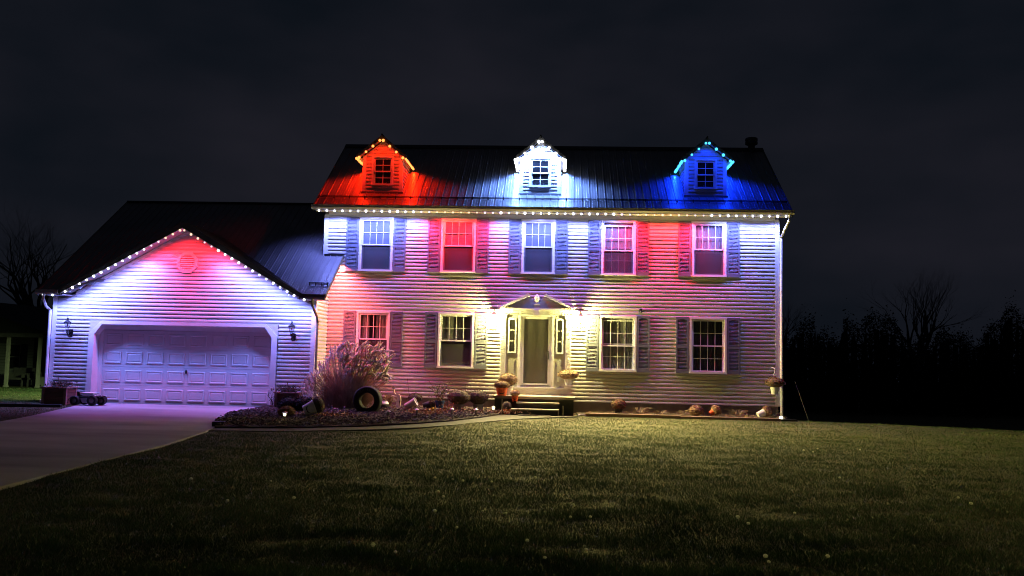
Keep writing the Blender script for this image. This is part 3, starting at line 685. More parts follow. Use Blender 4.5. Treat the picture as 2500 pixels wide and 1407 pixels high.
# ------------------------------------------------------------------ string lights
def led_color(k):
    return k
LM = {}
def bulb_mesh(key, col, s, r):
    if key not in LM: LM[key] = MB().ball((0, 0, 0), r, 5).mesh('bulb', emat('bulb_glow_' + key, col, s), True)
    return LM[key]
def add_bulb(root, p, key, power, aim=(0, .30, -1), r=.030, cone=132):
    lc, bc, bs = KEYS[key]
    b = link('bulb', bulb_mesh(key, bc, bs, r), root, loc=p); b.scale = (random.uniform(.85, 1.2),) * 3; b.rotation_euler.x = random.uniform(-.1, .1)
    l = bpy.data.lights.new('bulb_light', 'SPOT'); l.energy = power * random.uniform(.9, 1.1); l.color = lc; l.spot_size = R(cone); l.spot_blend = .6; l.shadow_soft_size = .03
    o = bpy.data.objects.new('bulb_light', l); COL.objects.link(o); o.parent = b
    d = Vector(aim).normalized(); o.location = d * (r + .034); o.rotation_euler = d.to_track_quat('-Z', 'Y').to_euler()
KEYS = dict(gwhite=((.20, .25, 1.0), (.82, .86, 1.0), 6),
 white=((.21, .26, 1.0), (.82, .86, 1.0), 6), red=((1.0, .012, .022), (1.0, .62, .42), 1.7), pink=((1.0, .10, .42), (1.0, .74, .86), 1.5),
 dred=(RED, (1.0, .24, .05), 3.2), dblu=(BLU, (.06, .5, 1.0), 2.4), dwhi=((.17, .33, 1.0), (.9, .95, 1.0), 10), peach=((1.0, .11, .09), (1.0, .72, .66), 2))
PW = 60.0
eave = thing('string_lights', 'long straight row of round light bulbs under the gutter of the two-storey house', 'string lights')
MB().box(-7.2, 6.66, -.475, -.455, 5.872, 5.892).build('light_track', MT['trim'], eave)
def lerp(a, b, t): return a + (b - a) * t
for i in range(59):
    px = lerp(780, 1918, i / 58); x = lerp(-7.075, 6.53, i / 58)
    key = 'white'
    if 1055 < px < 1185 or 1552 < px < 1688: key = 'red'
    elif 1025 < px < 1225 or 1515 < px < 1740: key = 'pink'
    add_bulb(eave, (x, -.475, 5.852), key, PW * {'white': 1.0, 'pink': .5, 'red': 1.9}[key] * (.55 if i in (22, 41) else 1))
gab_l = thing('string_lights', 'row of light bulbs along the sloping gable edge of the garage', 'string lights')
n = 17
for s in (-1, 1):
    tr = MB().prism_y([(GC, 5.075), (GC + s * 3.42, 5.075 - .555 * 3.42), (GC + s * 3.42, 5.055 - .555 * 3.42), (GC, 5.055)], GEY - .05, GEY - .032); tr.build('light_track', MT['trim'], gab_l)
    for i in range(n):
        d = .06 + i * (3.36 / (n - .2)); x = GC + s * d; z = 5.03 - .555 * d
        key = 'red' if d < .6 else ('pink' if d < .95 else 'gwhite')
        add_bulb(gab_l, (x, GEY - .05, z), key, PW * (.85 if s > 0 else 1.1) * {'gwhite': 1.1, 'pink': .55, 'red': .95}[key])
for x in (-14.42, -14.15): add_bulb(gab_l, (x, GEY - .05, 3.115), 'gwhite', PW)
add_bulb(gab_l, (-6.98, GEY - .05, 3.11), 'gwhite', PW)
rk = thing('string_lights', 'short run of red-lit bulbs under the garage roof edge against the house', 'string lights')
for i in range(7):
    t = i / 6; y = lerp(-1.80, -.16, t); add_bulb(rk, (GRX1 - .04, y, GEZ - .10 + GSL * (y - GEY)), 'peach', PW * (1.7 if i < 6 else 2.6), aim=(.1, .3, -1))
for cx, key, nm in ((-5.37, 'dred', 'red bulbs glowing along the eaves of the left dormer'), (-.57, 'dwhi', 'blazing white bulbs along the eaves of the middle dormer'), (4.37, 'dblu', 'blue bulbs glowing along the eaves of the right dormer')):
    dl = thing('string_lights', nm, 'string lights'); k_ = {'dred': 26, 'dwhi': 48, 'dblu': 24}[key]
    for s in (-1, 1):
        for i in range(4):
            d = .05 + i * .205; add_bulb(dl, (cx + s * d, -.045, 8.135 - .86 * d), key, k_ * (2.6 if key == 'dwhi' else .28), aim=(0, .5, -1), r=.040)
        for i in range(8):
            y = .0 + i * .20; add_bulb(dl, (cx + s * .745, y, 7.545), key, k_ * 1.0, aim=(s * .2, 0, -1), r=.033, cone=134)

# ------------------------------------------------------------------ wall lanterns
def lantern(loc, label, lit, s=1.0):
    t = thing('wall_lantern', label, 'lantern', loc)
    MB().bbox(-.055 * s, .055 * s, -.03, -.014, -.20 * s, -.02 * s, .02).build('backplate', MT['iron_glow'] if lit else MT['iron'], t)
    cy = (-.15 if lit else -.19) * s; IM = MT['iron_glow'] if lit else MT['iron']
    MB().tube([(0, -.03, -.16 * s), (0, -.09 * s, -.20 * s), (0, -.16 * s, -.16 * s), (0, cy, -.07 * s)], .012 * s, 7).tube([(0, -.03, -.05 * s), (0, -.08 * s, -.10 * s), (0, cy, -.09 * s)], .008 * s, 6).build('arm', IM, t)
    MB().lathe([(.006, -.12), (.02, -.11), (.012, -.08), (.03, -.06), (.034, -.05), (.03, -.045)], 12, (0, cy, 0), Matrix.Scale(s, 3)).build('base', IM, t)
    cg = MB()
    for k in range(6):
        a = R(60 * k); cg.tube([(.032 * s * math.cos(a), cy + .032 * s * math.sin(a), -.045 * s), (.075 * s * math.cos(a), cy + .075 * s * math.sin(a), .13 * s)], .004 * s, 4)
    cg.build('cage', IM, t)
    MB().lathe([(.031, -.045), (.073, .128)], 6, (0, cy, 0), Matrix.Scale(s, 3)).build('glass_shade', emat('lit_frosted_glass', (1, .92, .58), 45) if lit else MT['glass'], t)
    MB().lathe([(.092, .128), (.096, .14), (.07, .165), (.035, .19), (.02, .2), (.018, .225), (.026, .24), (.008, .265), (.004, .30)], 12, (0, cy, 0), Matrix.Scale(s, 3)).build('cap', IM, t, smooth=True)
    b = MB().ball((0, cy, .075 * s), .022 * s, 5, (1, 1, 1.4)).build('bulb', emat('porch_bulb', (1, .87, .42), 90) if lit else MT['frame'], t)
    if lit:
        o = None
        for typ, en in (('POINT', 2700), ('SPOT', 5600)):  # POINT is the lantern itself; SPOT is an added fill brightening the lawn
            l = bpy.data.lights.new('porch_light_and_lawn_fill', typ); l.energy = en; l.color = (1, .88, .25); l.shadow_soft_size = .085 if typ == 'POINT' else .05
            if typ == 'SPOT': l.spot_size = R(124); l.spot_blend = 1.0
            o = bpy.data.objects.new('porch_light_and_lawn_fill', l); COL.objects.link(o); o.parent = b; o.location = (0, cy - (.0 if typ == 'POINT' else .12), .055 * s); o.rotation_euler = Vector((.72 if loc[0] < 0 else .8, -1, -.06)).to_track_quat('-Z', 'Y').to_euler()
    return t
    if lit:
        l = None; l.energy = 1; l.color = (1, .74, .24); l.shadow_soft_size = .045
        o = bpy.data.objects.new('porch_light_and_lawn_fill', l); COL.objects.link(o); o.parent = b; o.location = (0, cy - .0, .035 * s + .0)
    return t
lantern((-1.835, 0, 2.75), 'lit wall lantern left of the front door, glaring yellow-white', True, 1.05)
lantern((.69, 0, 2.75), 'lit wall lantern right of the front door, glaring yellow-white', True, 1.05)
lantern((-13.90, GY, 2.20), 'unlit black lantern on the siding left of the garage door', False, 1.15)
lantern((-7.42, GY, 2.22), 'unlit black lantern on the siding right of the garage door', False, 1.15)
# lamp on the far side of the garage that lights the neighbour's grass
t = thing('flood_lamp', 'small flood lamp on the far side wall of the garage', 'lamp', (-14.5, 2.6, 2.7))
MB().box(-.05, .0, -.05, .05, -.06, .06).tube([(-.05, 0, 0), (-.14, 0, -.02)], .015, 6).build('mount', MT['iron'], t)
hd = MB().lathe([(.03, 0), (.07, -.10), (.075, -.12)], 12, (-.17, 0, 0)).build('lamp_head', MT['iron'], t)
l = bpy.data.lights.new('flood_light', 'SPOT'); l.energy = 1450; l.color = (.72, 1.0, .42); l.spot_size = R(118); l.spot_blend = .5; l.shadow_soft_size = .05
o = bpy.data.objects.new('flood_light', l); COL.objects.link(o); o.parent = hd; o.location = (-.19, 0, -.14); o.rotation_euler = Vector((-.95, -.12, -.78)).to_track_quat('-Z', 'Y').to_euler()

# ------------------------------------------------------------------ front steps
st = thing('front_steps', 'dark boxed wooden stoop with two steps below the front door', 'steps')
MB().box(-1.72, .54, -1.21, 0, .505, .552).build('landing', MT['step'], st)
for k in range(7):
    y = -1.225 + k * .172; MB().bbox(-1.73, .55, y, y + .166, .552, .578).build('deck_board', MT['step'], st)
MB().box(-1.69, .51, -1.18, -.02, -.1, .505).build('skirt', MT['stepdark'], st)
for k in range(12):
    x = -1.69 + k * .1835; MB().box(x + .004, x + .178, -1.195, -1.18, .0, .50).build('skirt_board', MT['stepdark'], st)
for (xa, xb, ya, yb, z) in ((-1.07, .11, -1.52, -1.196, .425), (-1.20, .10, -1.83, -1.52, .262)):
    MB().bbox(xa, xb, ya - .02, yb, z - .034, z).build('tread', MT['step'], st)
    MB().box(xa + .02, xb - .02, ya + .01, yb, .02, z - .034).build('riser', MT['stepdark'], st)
MB().box(.075, .105, -1.845, -1.815, .04, .225).build('post', MT['step'], st)
tag(MB().box(-1.0, -.12, -2.05, -1.87, .07, .115).build('stepping_slab', MT['walk']), 'narrow pale slab lying at the foot of the front steps', 'slab')

# ------------------------------------------------------------------ mums and pots
def dome_pts(n, rx, rz, cz, low=-.25):
    P_ = []
    while len(P_) < n:
        v = Vector((random.gauss(0, 1), random.gauss(0, 1), random.gauss(0, 1))).normalized()
        if v.z < low: continue
        k = random.uniform(.80, 1.03) + .06 * noise.noise(v * 3 + Vector((rx * 9, 0, 0)))
        P_.append((v.x * rx * k, v.y * rx * k, cz + v.z * rz * k))
    return P_
def core(rx, rz, cz, m, par):
    mb = MB().ball((0, 0, cz), 1, 7, (rx * .93, rx * .93, rz * .93)); return mb
def mum(parent, rx, rz, cz, m, size=.016, n=1300, low=-.3, stems=True):
    size *= .68; n = int(n * 1.9)
    mb = core(rx, rz, cz, m, parent); mb.leaves(dome_pts(n, rx, rz, cz, low), size)
    return mb.build('flower_head', m, parent)
def pot(parent, r0, r1, h, m, z=0, tilt=None, rim=True, name='pot'):
    pr = [(r0 * .6, z + .003), (r0, z), (r1, z + h * .88)] + ([(r1 * 1.07, z + h * .89), (r1 * 1.07, z + h)] if rim else [(r1, z + h)]) + [(r1 * .96, z + h), (r1 * .93, z + h * .9), (.01, z + h * .88)]
    return MB().lathe(pr, 22).build(name, m, parent, smooth=False)
def face(parent, r, z, s=1.0, m=None, mouth='grin', n=Vector((0, -1, 0))):
    """jack-o'-lantern eyes, nose and mouth wrapped on a pot of radius r at height z, facing -Y"""
    m = m or MT['black']; mb = MB()
    def patch(pts, out=.003):
        vs = []; 
        for a, b in pts: th = a * s / r; vs.append(((r + out) * math.sin(th), -(r + out) * math.cos(th), z + b * s))
        vi = [(x * .97, y * .97, zz) for x, y, zz in vs]; k = len(vs)
        mb.add(vs + vi, [tuple(range(k))] + [(i, i + k, (i + 1) % k + k, (i + 1) % k) for i in range(k)])
    patch([(-.065, .03), (-.03, .03), (-.045, .065)]); patch([(.03, .03), (.065, .03), (.045, .065)]); patch([(-.012, .005), (.012, .005), (0, .025)])
    up = [(-.08, -.005), (-.05, -.03), (-.02, -.045), (.02, -.045), (.05, -.03), (.08, -.005)]; lo = [(.055, -.052), (.03, -.068), (.01, -.06), (-.01, -.07), (-.03, -.062), (-.055, -.052)]
    for i in range(5): patch([up[i], lo[5 - i], lo[4 - i], up[i + 1]][::1])
    return mb.build('painted_face', m, parent)

# on the landing and steps
t = thing('potted_mum', 'brown mum in an orange jack-o-lantern pot on the left end of the stoop', 'potted plant', (at(1225, 962, -1.05).x, -1.05, .578))
pot(t, .125, .165, .25, MT['orange']); face(t, .146, .12, 1.15); mum(t, .235, .125, .29, MT['mum'], low=-.6)
t = thing('potted_mum', 'large round brown mum behind the jack-o-lantern pot beside the door', 'potted plant', (at(1240, 945, -.55).x, -.55, .578))
pot(t, .12, .15, .26, MT['whitep']); mum(t, .275, .20, .43, MT['mum'], n=1700, low=-.7)
for k in range(12): pass
t = thing('potted_mum', 'small mum in an orange footed pumpkin pot on the upper step', 'potted plant', (at(1257, 985, -1.36).x, -1.36, .425))
pot(t, .065, .095, .15, MT['orange'], rim=False, z=.03); face(t, .088, .115, .7)
MB().tube([(-.05, -.02, 0), (-.075, -.03, .06)], .016, 6).tube([(.05, -.02, 0), (.075, -.03, .06)], .016, 6).build('foot', MT['orange'], t); mum(t, .14, .10, .235, MT['mumtan'], .012, 700, -.6)
t = thing('potted_mum', 'dark mum in a small orange pot on the ground left of the lower step', 'potted plant', (at(1237, 1010, -1.55).x, -1.55, .10))
pot(t, .07, .10, .14, MT['orange']); mum(t, .135, .13, .22, MT['mumdark'], .013, 800, -.6)
for px, tp, bt, Y, lb in ((1225, 976, 1011, -1.7, 'thin pale stake standing left of the front steps'), (1374.5, 993, 1021, -2.0, 'thin grey stake standing right of the front steps')):
    a = at(px, tp, Y); b = at(px, bt, Y); tag(MB().box(-.012, .012, -.008, .008, 0, a.z - b.z + .06).build('garden_stake', MT['step'], loc=(b.x, Y, b.z - .04)), lb, 'stake')
# hanging baskets
def basket(px, ptop, pmid, pbot, Y, wpx, label, ppx=0):
    tp = at(px, ptop, Y); md = at(px, pmid, Y); bt = at(px, pbot, Y)
    t = thing('hanging_basket', label, 'hanging basket', (md.x, Y, bt.z)); h = md.z - bt.z
    t2 = pot(t, .085, .13, h, MT['whitep']); r = wpx / 85 / 2
    mum(t, r, .15, h + .04, MT['mum'], .017, 1700, -.35)
    hz = tp.z - bt.z; mb = MB()
    for a in (90, 210, 330): mb.tube([(.125 * math.cos(R(a)), .125 * math.sin(R(a)), h), (0.01, 0, hz - .02)], .005, 5)
    mb.build('hanger', MT['whitep'], t)
    MB().tube([(0, 0, hz - .03), (.012, 0, hz + .01), (0, .02, hz + .04), (0, -Y - .02, hz + .06), (0, -Y - .02, hz - .02)], .008, 6).build('hook', MT['whitep'], t)
    return t
basket(1388, 880, 919, 941, -.30, 54, 'white hanging basket of brown mum beside the front door')
basket(1891, 903, 938, 963, -.32, 50, 'white hanging basket of brown mum at the far right house corner')

# left bed
def G(px, py, Y): p = at(px, py, Y); return p
def bed_item(name, label, cat, px, Y, group=None, dz=0): 
    x = at(px, 1000, Y).x; return thing(name, label, cat, (x, Y, top_bed(x, Y) + dz), group=group)
for px, w_, m_, lb in ((1120, .33, 'mumdark', 'left of two round dark mums in grey pots by the mulch bed'), (1167, .29, 'mumdark', 'right of two round dark mums in grey pots by the mulch bed')):
    t = bed_item('potted_mum', lb, 'potted plant', px, -1.55 if px < 1150 else -1.25)
    pot(t, .115, .145, .21, MT['greyp']); mum(t, w_, .215, .40, MT[m_], .016, 1900, -.55)
t = bed_item('potted_plant', 'straggly leafy plant in a dark blue pot against the siding', 'potted plant', 1073, -.95)
pot(t, .09, .13, .27, MT['bluep']); 
sm = MB(); lv = MB()
for k in range(14):
    a = random.uniform(0, 6.28); L = random.uniform(.3, .62); q = random.uniform(.1, .42)
    pts = [Vector((.05 * math.cos(a), .05 * math.sin(a), .24)), Vector((q * .5 * math.cos(a), q * .5 * math.sin(a), .24 + L * .6)), Vector((q * math.cos(a), q * math.sin(a), .24 + L))]
    sm.tube(pts, [.006, .005, .003], 5)
    for j in range(16): 
        u = j / 16; p = pts[0].lerp(pts[1], u * 2) if u < .5 else pts[1].lerp(pts[2], u * 2 - 1); lv.leaves([p + Vector((random.uniform(-.03, .03), random.uniform(-.03, .03), 0))], .028)
sm.build('stem', MT['mumdark'], t); lv.build('foliage', MT['mumdark'], t, kind='stuff')
fr_ = MB()
for k in range(40): fr_.leaves([(random.gauss(0, .12), random.gauss(0, .1), random.uniform(.25, .55))], .03)
fr_.build('foliage', MT['green'], t)
t = bed_item('potted_mum', 'wilted grey-brown mum leaning over a tipped bucket by the wall', 'plant', 1013, -1.1)
mum(t, .20, .15, .32, MT['mumdark'], .02, 1200, -.5); q = MB()
for k in range(26): a = random.uniform(0, 6.28); q.tube([(0, 0, .0), (.06 * math.cos(a), .06 * math.sin(a), .18), (.16 * math.cos(a), .12 * math.sin(a), random.uniform(.22, .4))], .005, 4)
q.build('stem', MT['straw'], t)
def tipped(label, px, Y, ax, ry, r0, r1, h, m, fl, fm, dz=0, fc=False, name='tipped_pot'):
    t = bed_item(name, label, 'pot', px, Y, dz=dz)
    Mx = Matrix.Rotation(R(ax), 4, 'Z') @ Matrix.Rotation(R(ry), 4, 'Y')
    h0 = thing  # keep flat: children are transformed directly
    o = pot(t, r0, r1, h, m); o.rotation_euler = Mx.to_euler(); o.location = (0, 0, r1)
    if fc: f = face(t, (r0 + r1) / 2, h * .5, 1.3); f.rotation_euler = Mx.to_euler(); f.location = (0, 0, r1)
    if fl:
        g_ = mum(t, fl, fl * .8, h + fl * .45, MT[fm], .016, 1000, -.6); g_.rotation_euler = Mx.to_euler(); g_.location = (0, 0, r1)
    return t
tipped('white plastic bucket lying on its side below the wilted mum', 990, -1.6, -6, 62, .085, .11, .33, MT['whitep'], 0, None, name='tipped_bucket')
MBk = tipped('white pumpkin-face bucket tipped over on the mulch with brown mum spilling', 742, -4.6, 22, 68, .125, .165, .27, MT['whitep'], .20, 'mumdark', fc=True, name='tipped_bucket')
tipped('dark pot with pale rim lying behind the yellow flowers', 1032, -1.0, 10, 75, .08, .10, .2, MT['darkp'], .12, 'mumdark')
# goose ornament
t = bed_item('goose_ornament', 'cream wooden goose with slender neck and dark head by the wall', 'ornament', 966, -.75)
body = [(-.02, 0), (.10, 0), (.135, .12), (.145, .25), (.135, .33), (.10, .40), (.05, .42), (.0, .41), (-.03, .43), (-.055, .50), (-.065, .57), (-.09, .57), (-.085, .48), (-.065, .41), (-.02, .36), (.02, .34), (.03, .25), (.01, .12)]
MB().prism_y(body, -.035, .035).build('body', MT['goose'], t)
MB().prism_y([(-.125, .575), (-.125, .61), (-.09, .635), (-.05, .62), (-.04, .585), (-.06, .565)], -.04, .04).build('head', MT['black'], t)
MB().prism_y([(.10, .12), (.125, .20), (.115, .26), (.095, .2)], -.042, -.036).build('painted_wing', MT['black'], t)
t = bed_item('ball_ornament', 'small dark dome with a white band beside the tyre', 'ornament', 937, -1.2)
MB().lathe([(.15, 0), (.155, .08), (.14, .14), (.11, .19)], 18).lathe([(.102, .225), (.07, .245), (.01, .255)], 18).build('dome', MT['black'], t, smooth=True)
MB().lathe([(.143, .14), (.135, .17), (.113, .205), (.10, .226)], 18).build('white_band', MT['whitep'], t, smooth=True)
# tyre
t = bed_item('racing_tyre', 'large black racing tyre standing upright in the mulch', 'tyre', 897, -2.9, dz=-.03)
R0, R1, TW = .365, .20, .30
prof = [(R1, -.10), (R1 + .015, -.125), (.27, -.15), (.33, -.148), (.355, -.13), (R0, -.10), (R0, .10), (.355, .13), (.33, .148), (.27, .15), (R1 + .015, .125), (R1, .10), (R1 - .006, 0)]
ms = MB(); N = 56; K = len(prof); vs = []
for k in range(N):
    a = 2 * math.pi * k / N
    for r_, y in prof: vs.append((r_ * math.cos(a), y, R0 + r_ * math.sin(a)))
fs = [(k * K + i, k * K + (i + 1) % K, ((k + 1) % N) * K + (i + 1) % K, ((k + 1) % N) * K + i) for k in range(N) for i in range(K)]
ms.add(vs, fs).build('carcass', MT['rubber'], t, smooth=True)
def text_obj(s):
    cu = bpy.data.curves.new('lettering', 'FONT'); cu.body = s; cu.size = 1; cu.extrude = .02; cu.align_x = 'CENTER'; cu.offset = .01
    o = bpy.data.objects.new('tmp', cu); COL.objects.link(o); dg = bpy.context.evaluated_depsgraph_get(); me = bpy.data.meshes.new_from_object(o.evaluated_get(dg)); bpy.data.objects.remove(o); return me
lt = MB(); word = 'HOOSIER'
for i, chh in enumerate(word):
    me = text_obj(chh); a = R(138 - i * 11.0); Tm = Matrix.Translation(((.262) * math.cos(a), -.151, R0 + .262 * math.sin(a))) @ Matrix.Rotation(-(a - math.pi / 2), 4, 'Y') @ Matrix.Rotation(math.pi / 2, 4, 'X') @ Matrix.Scale(.072, 4)
    lt.add([Tm @ v.co for v in me.vertices], [tuple(p.vertices) for p in me.polygons]); bpy.data.meshes.remove(me)
lt.build('lettering', MT['lett'], t)
t.rotation_euler.z = R(-4)
# path lights
def path_light(px, ptop, pbot, Y, label, lit, group='path lights along the mulch bed'):
    a = at(px, ptop, Y); b = at(px, pbot, Y); gzv = top_bed(b.x, Y); H = max(.2, a.z - gzv)
    t = thing('path_light', label, 'garden light', (b.x, Y, gzv - .02), group=group)
    MB().tube([(0, 0, 0), (0, 0, H - .10)], .012, 6).build('stake', MT['black'], t)
    MB().lathe([(.018, H - .10), (.030, H - .09), (.033, H - .06), (.028, H - .035)], 10).build('lens', emat('path_lens', (1, .93, .55), 4) if lit else MT['greyp'], t)
    MB().lathe([(.062, H - .036), (.066, H - .026), (.03, H - .005), (.01, H + .006)], 12).build('cap', MT['silver'], t)
    if lit:
        l = bpy.data.lights.new('path_bulb', 'POINT'); l.energy = 1.1; l.color = (1, .78, .3); l.shadow_soft_size = .05
        o = bpy.data.objects.new('path_bulb', l); COL.objects.link(o); o.parent = t; o.location = (0, -.06, H - .07)
path_light(694, 1003, 1040, -5.9, 'glowing path light at the left end of the mulch bed', True)
path_light(947, 1000, 1033, -5.3, 'unlit path light in front of the tyre', False)
path_light(1017, 996, 1025, -4.1, 'unlit path light before the orange dried leaves', False)
path_light(1103, 995, 1023, -3.4, 'unlit path light before the left grey pot', False)
path_light(1162, 996, 1022, -2.7, 'unlit path light before the right grey pot', False)
path_light(1204, 990, 1014, -1.75, 'glowing path light beside the stoop', True)
# dark shrub mounds and planter
t = bed_item('dark_shrub', 'low black clipped shrub in front of the right planter box', 'shrub', 722, -3.2)
mb = MB().ball((-.16, 0, .16), 1, 7, (.30, .25, .21)).ball((.22, 0, .18), 1, 7, (.30, .25, .20)); mb.leaves([(p[0] - .16, p[1], p[2]) for p in dome_pts(900, .33, .25, .16)] + [(p[0] + .24, p[1], p[2]) for p in dome_pts(900, .33, .23, .18)], .022)
mb.build('foliage', mat('black_shrub', (.006, .006, .005), .95, var=.4), t)
t = bed_item('flowering_plant', 'low golden-brown mum behind the glowing path light', 'plant', 700, -4.6)
mum(t, .21, .16, .12, mat('gold_mum', (.10, .055, .012), .9, scale=12, col2=(.24, .15, .04)), .018, 900, -.3)
def planter(px, Y, label, side_light=False, wdt=.62):
    x = at(px, 980, Y).x; t = thing('planter_box', label, 'planter', (x, Y, .085)); w2 = wdt / 2; H = .46
    MB().box(-w2 + .02, w2 - .02, -.2, .2, 0, H - .05).build('liner', MT['wood'], t)
    for k in range(4):
        z = .01 + k * .108; MB().bbox(-w2, w2, -.235, -.205, z, z + .102).build('board', MT['wood'], t)
        MB().box(w2, w2 + .028, -.23, .23, z, z + .102).build('board', MT['wood'], t); MB().box(-w2 - .028, -w2, -.23, .23, z, z + .102).build('board', MT['wood'], t)
    for sx in (-1, 1):
        for sy in (-1, 1): MB().box(sx * (w2 + .0) - .03, sx * (w2 + .0) + .045, sy * .235 - .03, sy * .235 + .03, 0, H - .01).build('post', MT['timber'], t)
    MB().box(-w2 - .06, w2 + .06, -.28, -.19, H - .01, H + .022).box(-w2 - .06, w2 + .06, .19, .28, H - .01, H + .022).box(-w2 - .06, -w2 + .03, -.19, .19, H - .01, H + .02).box(w2 - .03, w2 + .06, -.19, .19, H - .01, H + .02).build('rim', MT['timber'], t)
    q = MB()
    for k in range(60):
        a = random.uniform(0, 6.28); r_ = random.uniform(.03, .38); q.tube([(random.uniform(-.2, .2), random.uniform(-.1, .1), H - .06), (r_ * .6 * math.cos(a), r_ * .3 * math.sin(a), H + random.uniform(.03, .16)), (r_ * math.cos(a), r_ * .5 * math.sin(a), H + random.uniform(.0, .22))], .006, 4)
    q.tube([(-.05, 0, H), (-.02, 0, H + .15), (-.06, 0, H + .3)], .012, 5).build('dead_stems', MT['mumdark'], t)
    q = MB().leaves([(random.gauss(0, .16), random.gauss(0, .08), H + random.uniform(0, .15)) for k in range(260)], .03).build('foliage', MT['mumdark'], t)
    return t
planter(143, -1.95, 'weathered wooden planter box with dead stems at the left garage corner')
planter(704, -1.85, 'brown wooden planter box with dead stems right of the garage door', wdt=.56)
# thin bare sapling beside the garage door
t = thing('bare_sapling', 'thin bare vine-like twig beside the right garage door jamb', 'plant', (at(664, 990, -1.75).x, -1.75, .1))
q = MB()
for k in range(6): q.tube([(0, 0, 0), (random.uniform(-.06, .05), 0, .18), (random.uniform(-.14, .12), 0, .36), (random.uniform(-.2, .15), 0, random.uniform(.42, .62))], [.010, .007, .005, .003], 5)
q.build('stem', MT['bark'], t); MB().leaves([(random.uniform(-.12, .1), random.uniform(-.04, .04), random.uniform(.05, .55)) for k in range(50)], .02).build('foliage', MT['mumdark'], t)

# ornamental grass
t = thing('ornamental_grass', 'tall clump of tan ornamental grass with feathery plumes at the house corner', 'ornamental grass', (at(840, 1010, -1.9).x, -1.9, .10))
bl = MB(); plm = []
for v in range(6):
    mb = MB(); L = .27; cur = .02 + .022 * v; spts = []; rr_ = []
    for j in range(9):
        u = j / 8; c_ = Vector((cur * u * u * 1.7, 0, L * u - .08 * u ** 3 * (v % 3)))
        spts.append(c_); r_ = (.030 + .004 * (v % 2)) * math.sin(math.pi * min(1, u * .8 + .16)) + .003; rr_.append(r_ * random.uniform(.75, 1.1))
        for q in range(24):
            a = random.uniform(0, 6.28); d = Vector((math.cos(a), math.sin(a), random.uniform(-.2, .5))).normalized(); p = c_ + d * r_ * .85 + Vector((0, 0, random.uniform(-.015, .015)))
            e = p + d * .016 + Vector((cur * .08, 0, .010)); sd_ = d.cross(Vector((0, 0, 1))).normalized() * .006
            mb.add([p - sd_, p + sd_, e], [(0, 1, 2)])
    mb.tube(spts, rr_, 7)
    plm.append(mb.mesh('plume', MT['plume']))
for k in range(3200):
    a = random.uniform(0, 6.28); r0 = abs(random.gauss(0, .20)); lean = random.gauss(0.06, .34); H = random.uniform(.65, 1.2) * (1 - .25 * abs(lean))
    b0 = Vector((r0 * math.cos(a) * 1.25, r0 * math.sin(a) * .7, 0)); tip = b0 + Vector((lean * 1.5 + b0.x * .9, random.gauss(0, .22) + b0.y * .6, H)); midp = b0.lerp(tip, .5) + Vector((-lean * .22, 0, .12))
    if k % 3 == 0: tip.z -= random.uniform(0, .35); tip.x += lean * .5
    w_ = .0055
    pts = [b0, b0.lerp(midp, .6) + Vector((0, 0, .03)), midp, midp.lerp(tip, .6) + Vector((0, 0, .04)), tip]
    vs = []
    for i, p in enumerate(pts): ww = w_ * (1 - i / 5.0); vs += [p + Vector((-ww, ww * .5, 0)), p + Vector((ww, -ww * .5, 0))]
    bl.add(vs, [(i * 2, i * 2 + 1, i * 2 + 3, i * 2 + 2) for i in range(4)])
bl.build('blades', MT['gblade'], t, kind='stuff')
stt = MB(); cxg = 840; x_c = at(840, 1010, -1.9).x
for k in range(320):
    # plume base positions follow the fan outline of the clump
    u = random.uniform(-1, 1); px = 842 + u * 104; dense = 1 if u > -.1 else .55
    topy = 822 + 42 * (1 - u) * .35 + (60 if u < -.35 else 0) * (-u) + abs(u) ** 3 * 30; py = random.uniform(topy + 15, topy + (95 if u > -.1 else 45)); Y = -1.9 + random.uniform(-.45, .3)
    p = at(px, py, Y) - Vector((x_c, -1.9, .10)); sgn = 1 if (u > -.15 or random.random() < .25) else -1
    o = link('plume', plm[k % 6] if u > -.2 else plm[0], t, loc=p); sc_ = random.uniform(.75, 1.25) * (1 if u > -.2 else .8)
    o.scale = (sc_ * (1.0 if u > -.2 else .45), sc_ * (1.0 if u > -.2 else .5), sc_)
    o.rotation_euler = (random.uniform(-.4, .4), (u * .5 + random.uniform(-.3, .4)) if u > -.2 else u * .45 + random.uniform(-.12, .12), random.uniform(-1.3, 1.3))
    b0 = Vector((p.x * .32, p.y * .3, 0)); stt.tube([b0, b0.lerp(p, .5) + Vector((-p.x * .06, 0, .08)), p + Vector((0, 0, .03))], .0035, 4)
stt.build('stem', MT['gblade'], t, kind='stuff')

# mulch chips, dried leaves
def scatter(poly, n, fn, name, m, label, cat, ymin=-99, kind='stuff'):
    mb = MB(); x0 = min(p[0] for p in poly); x1 = max(p[0] for p in poly); y0 = min(p[1] for p in poly); y1 = max(p[1] for p in poly); c = 0
    while c < n:
        x = random.uniform(x0, x1); y = random.uniform(max(y0, ymin), y1)
        if inpoly(poly, [x], [y])[0]: fn(mb, x, y); c += 1
    o = mb.build(name, m); tag(o, label, cat, kind=kind); return o
def chipf(mb, x, y):
    a = random.uniform(0, 6.28); l = random.uniform(.02, .06); w_ = random.uniform(.006, .018); z = top_bed(x, y) + random.uniform(.03, .065); d = Vector((math.cos(a) * l, math.sin(a) * l, random.uniform(-.02, .02))); s_ = Vector((-math.sin(a) * w_, math.cos(a) * w_, random.uniform(-.008, .008))); c = Vector((x, y, z)); k = Vector((0, 0, .012))
    mb.add([c - d - s_, c + d - s_, c + d + s_, c - d + s_, c - d * .9 + k, c + d * .9 + k], [(0, 1, 5, 4), (2, 3, 4, 5), (1, 2, 5), (3, 0, 4)])
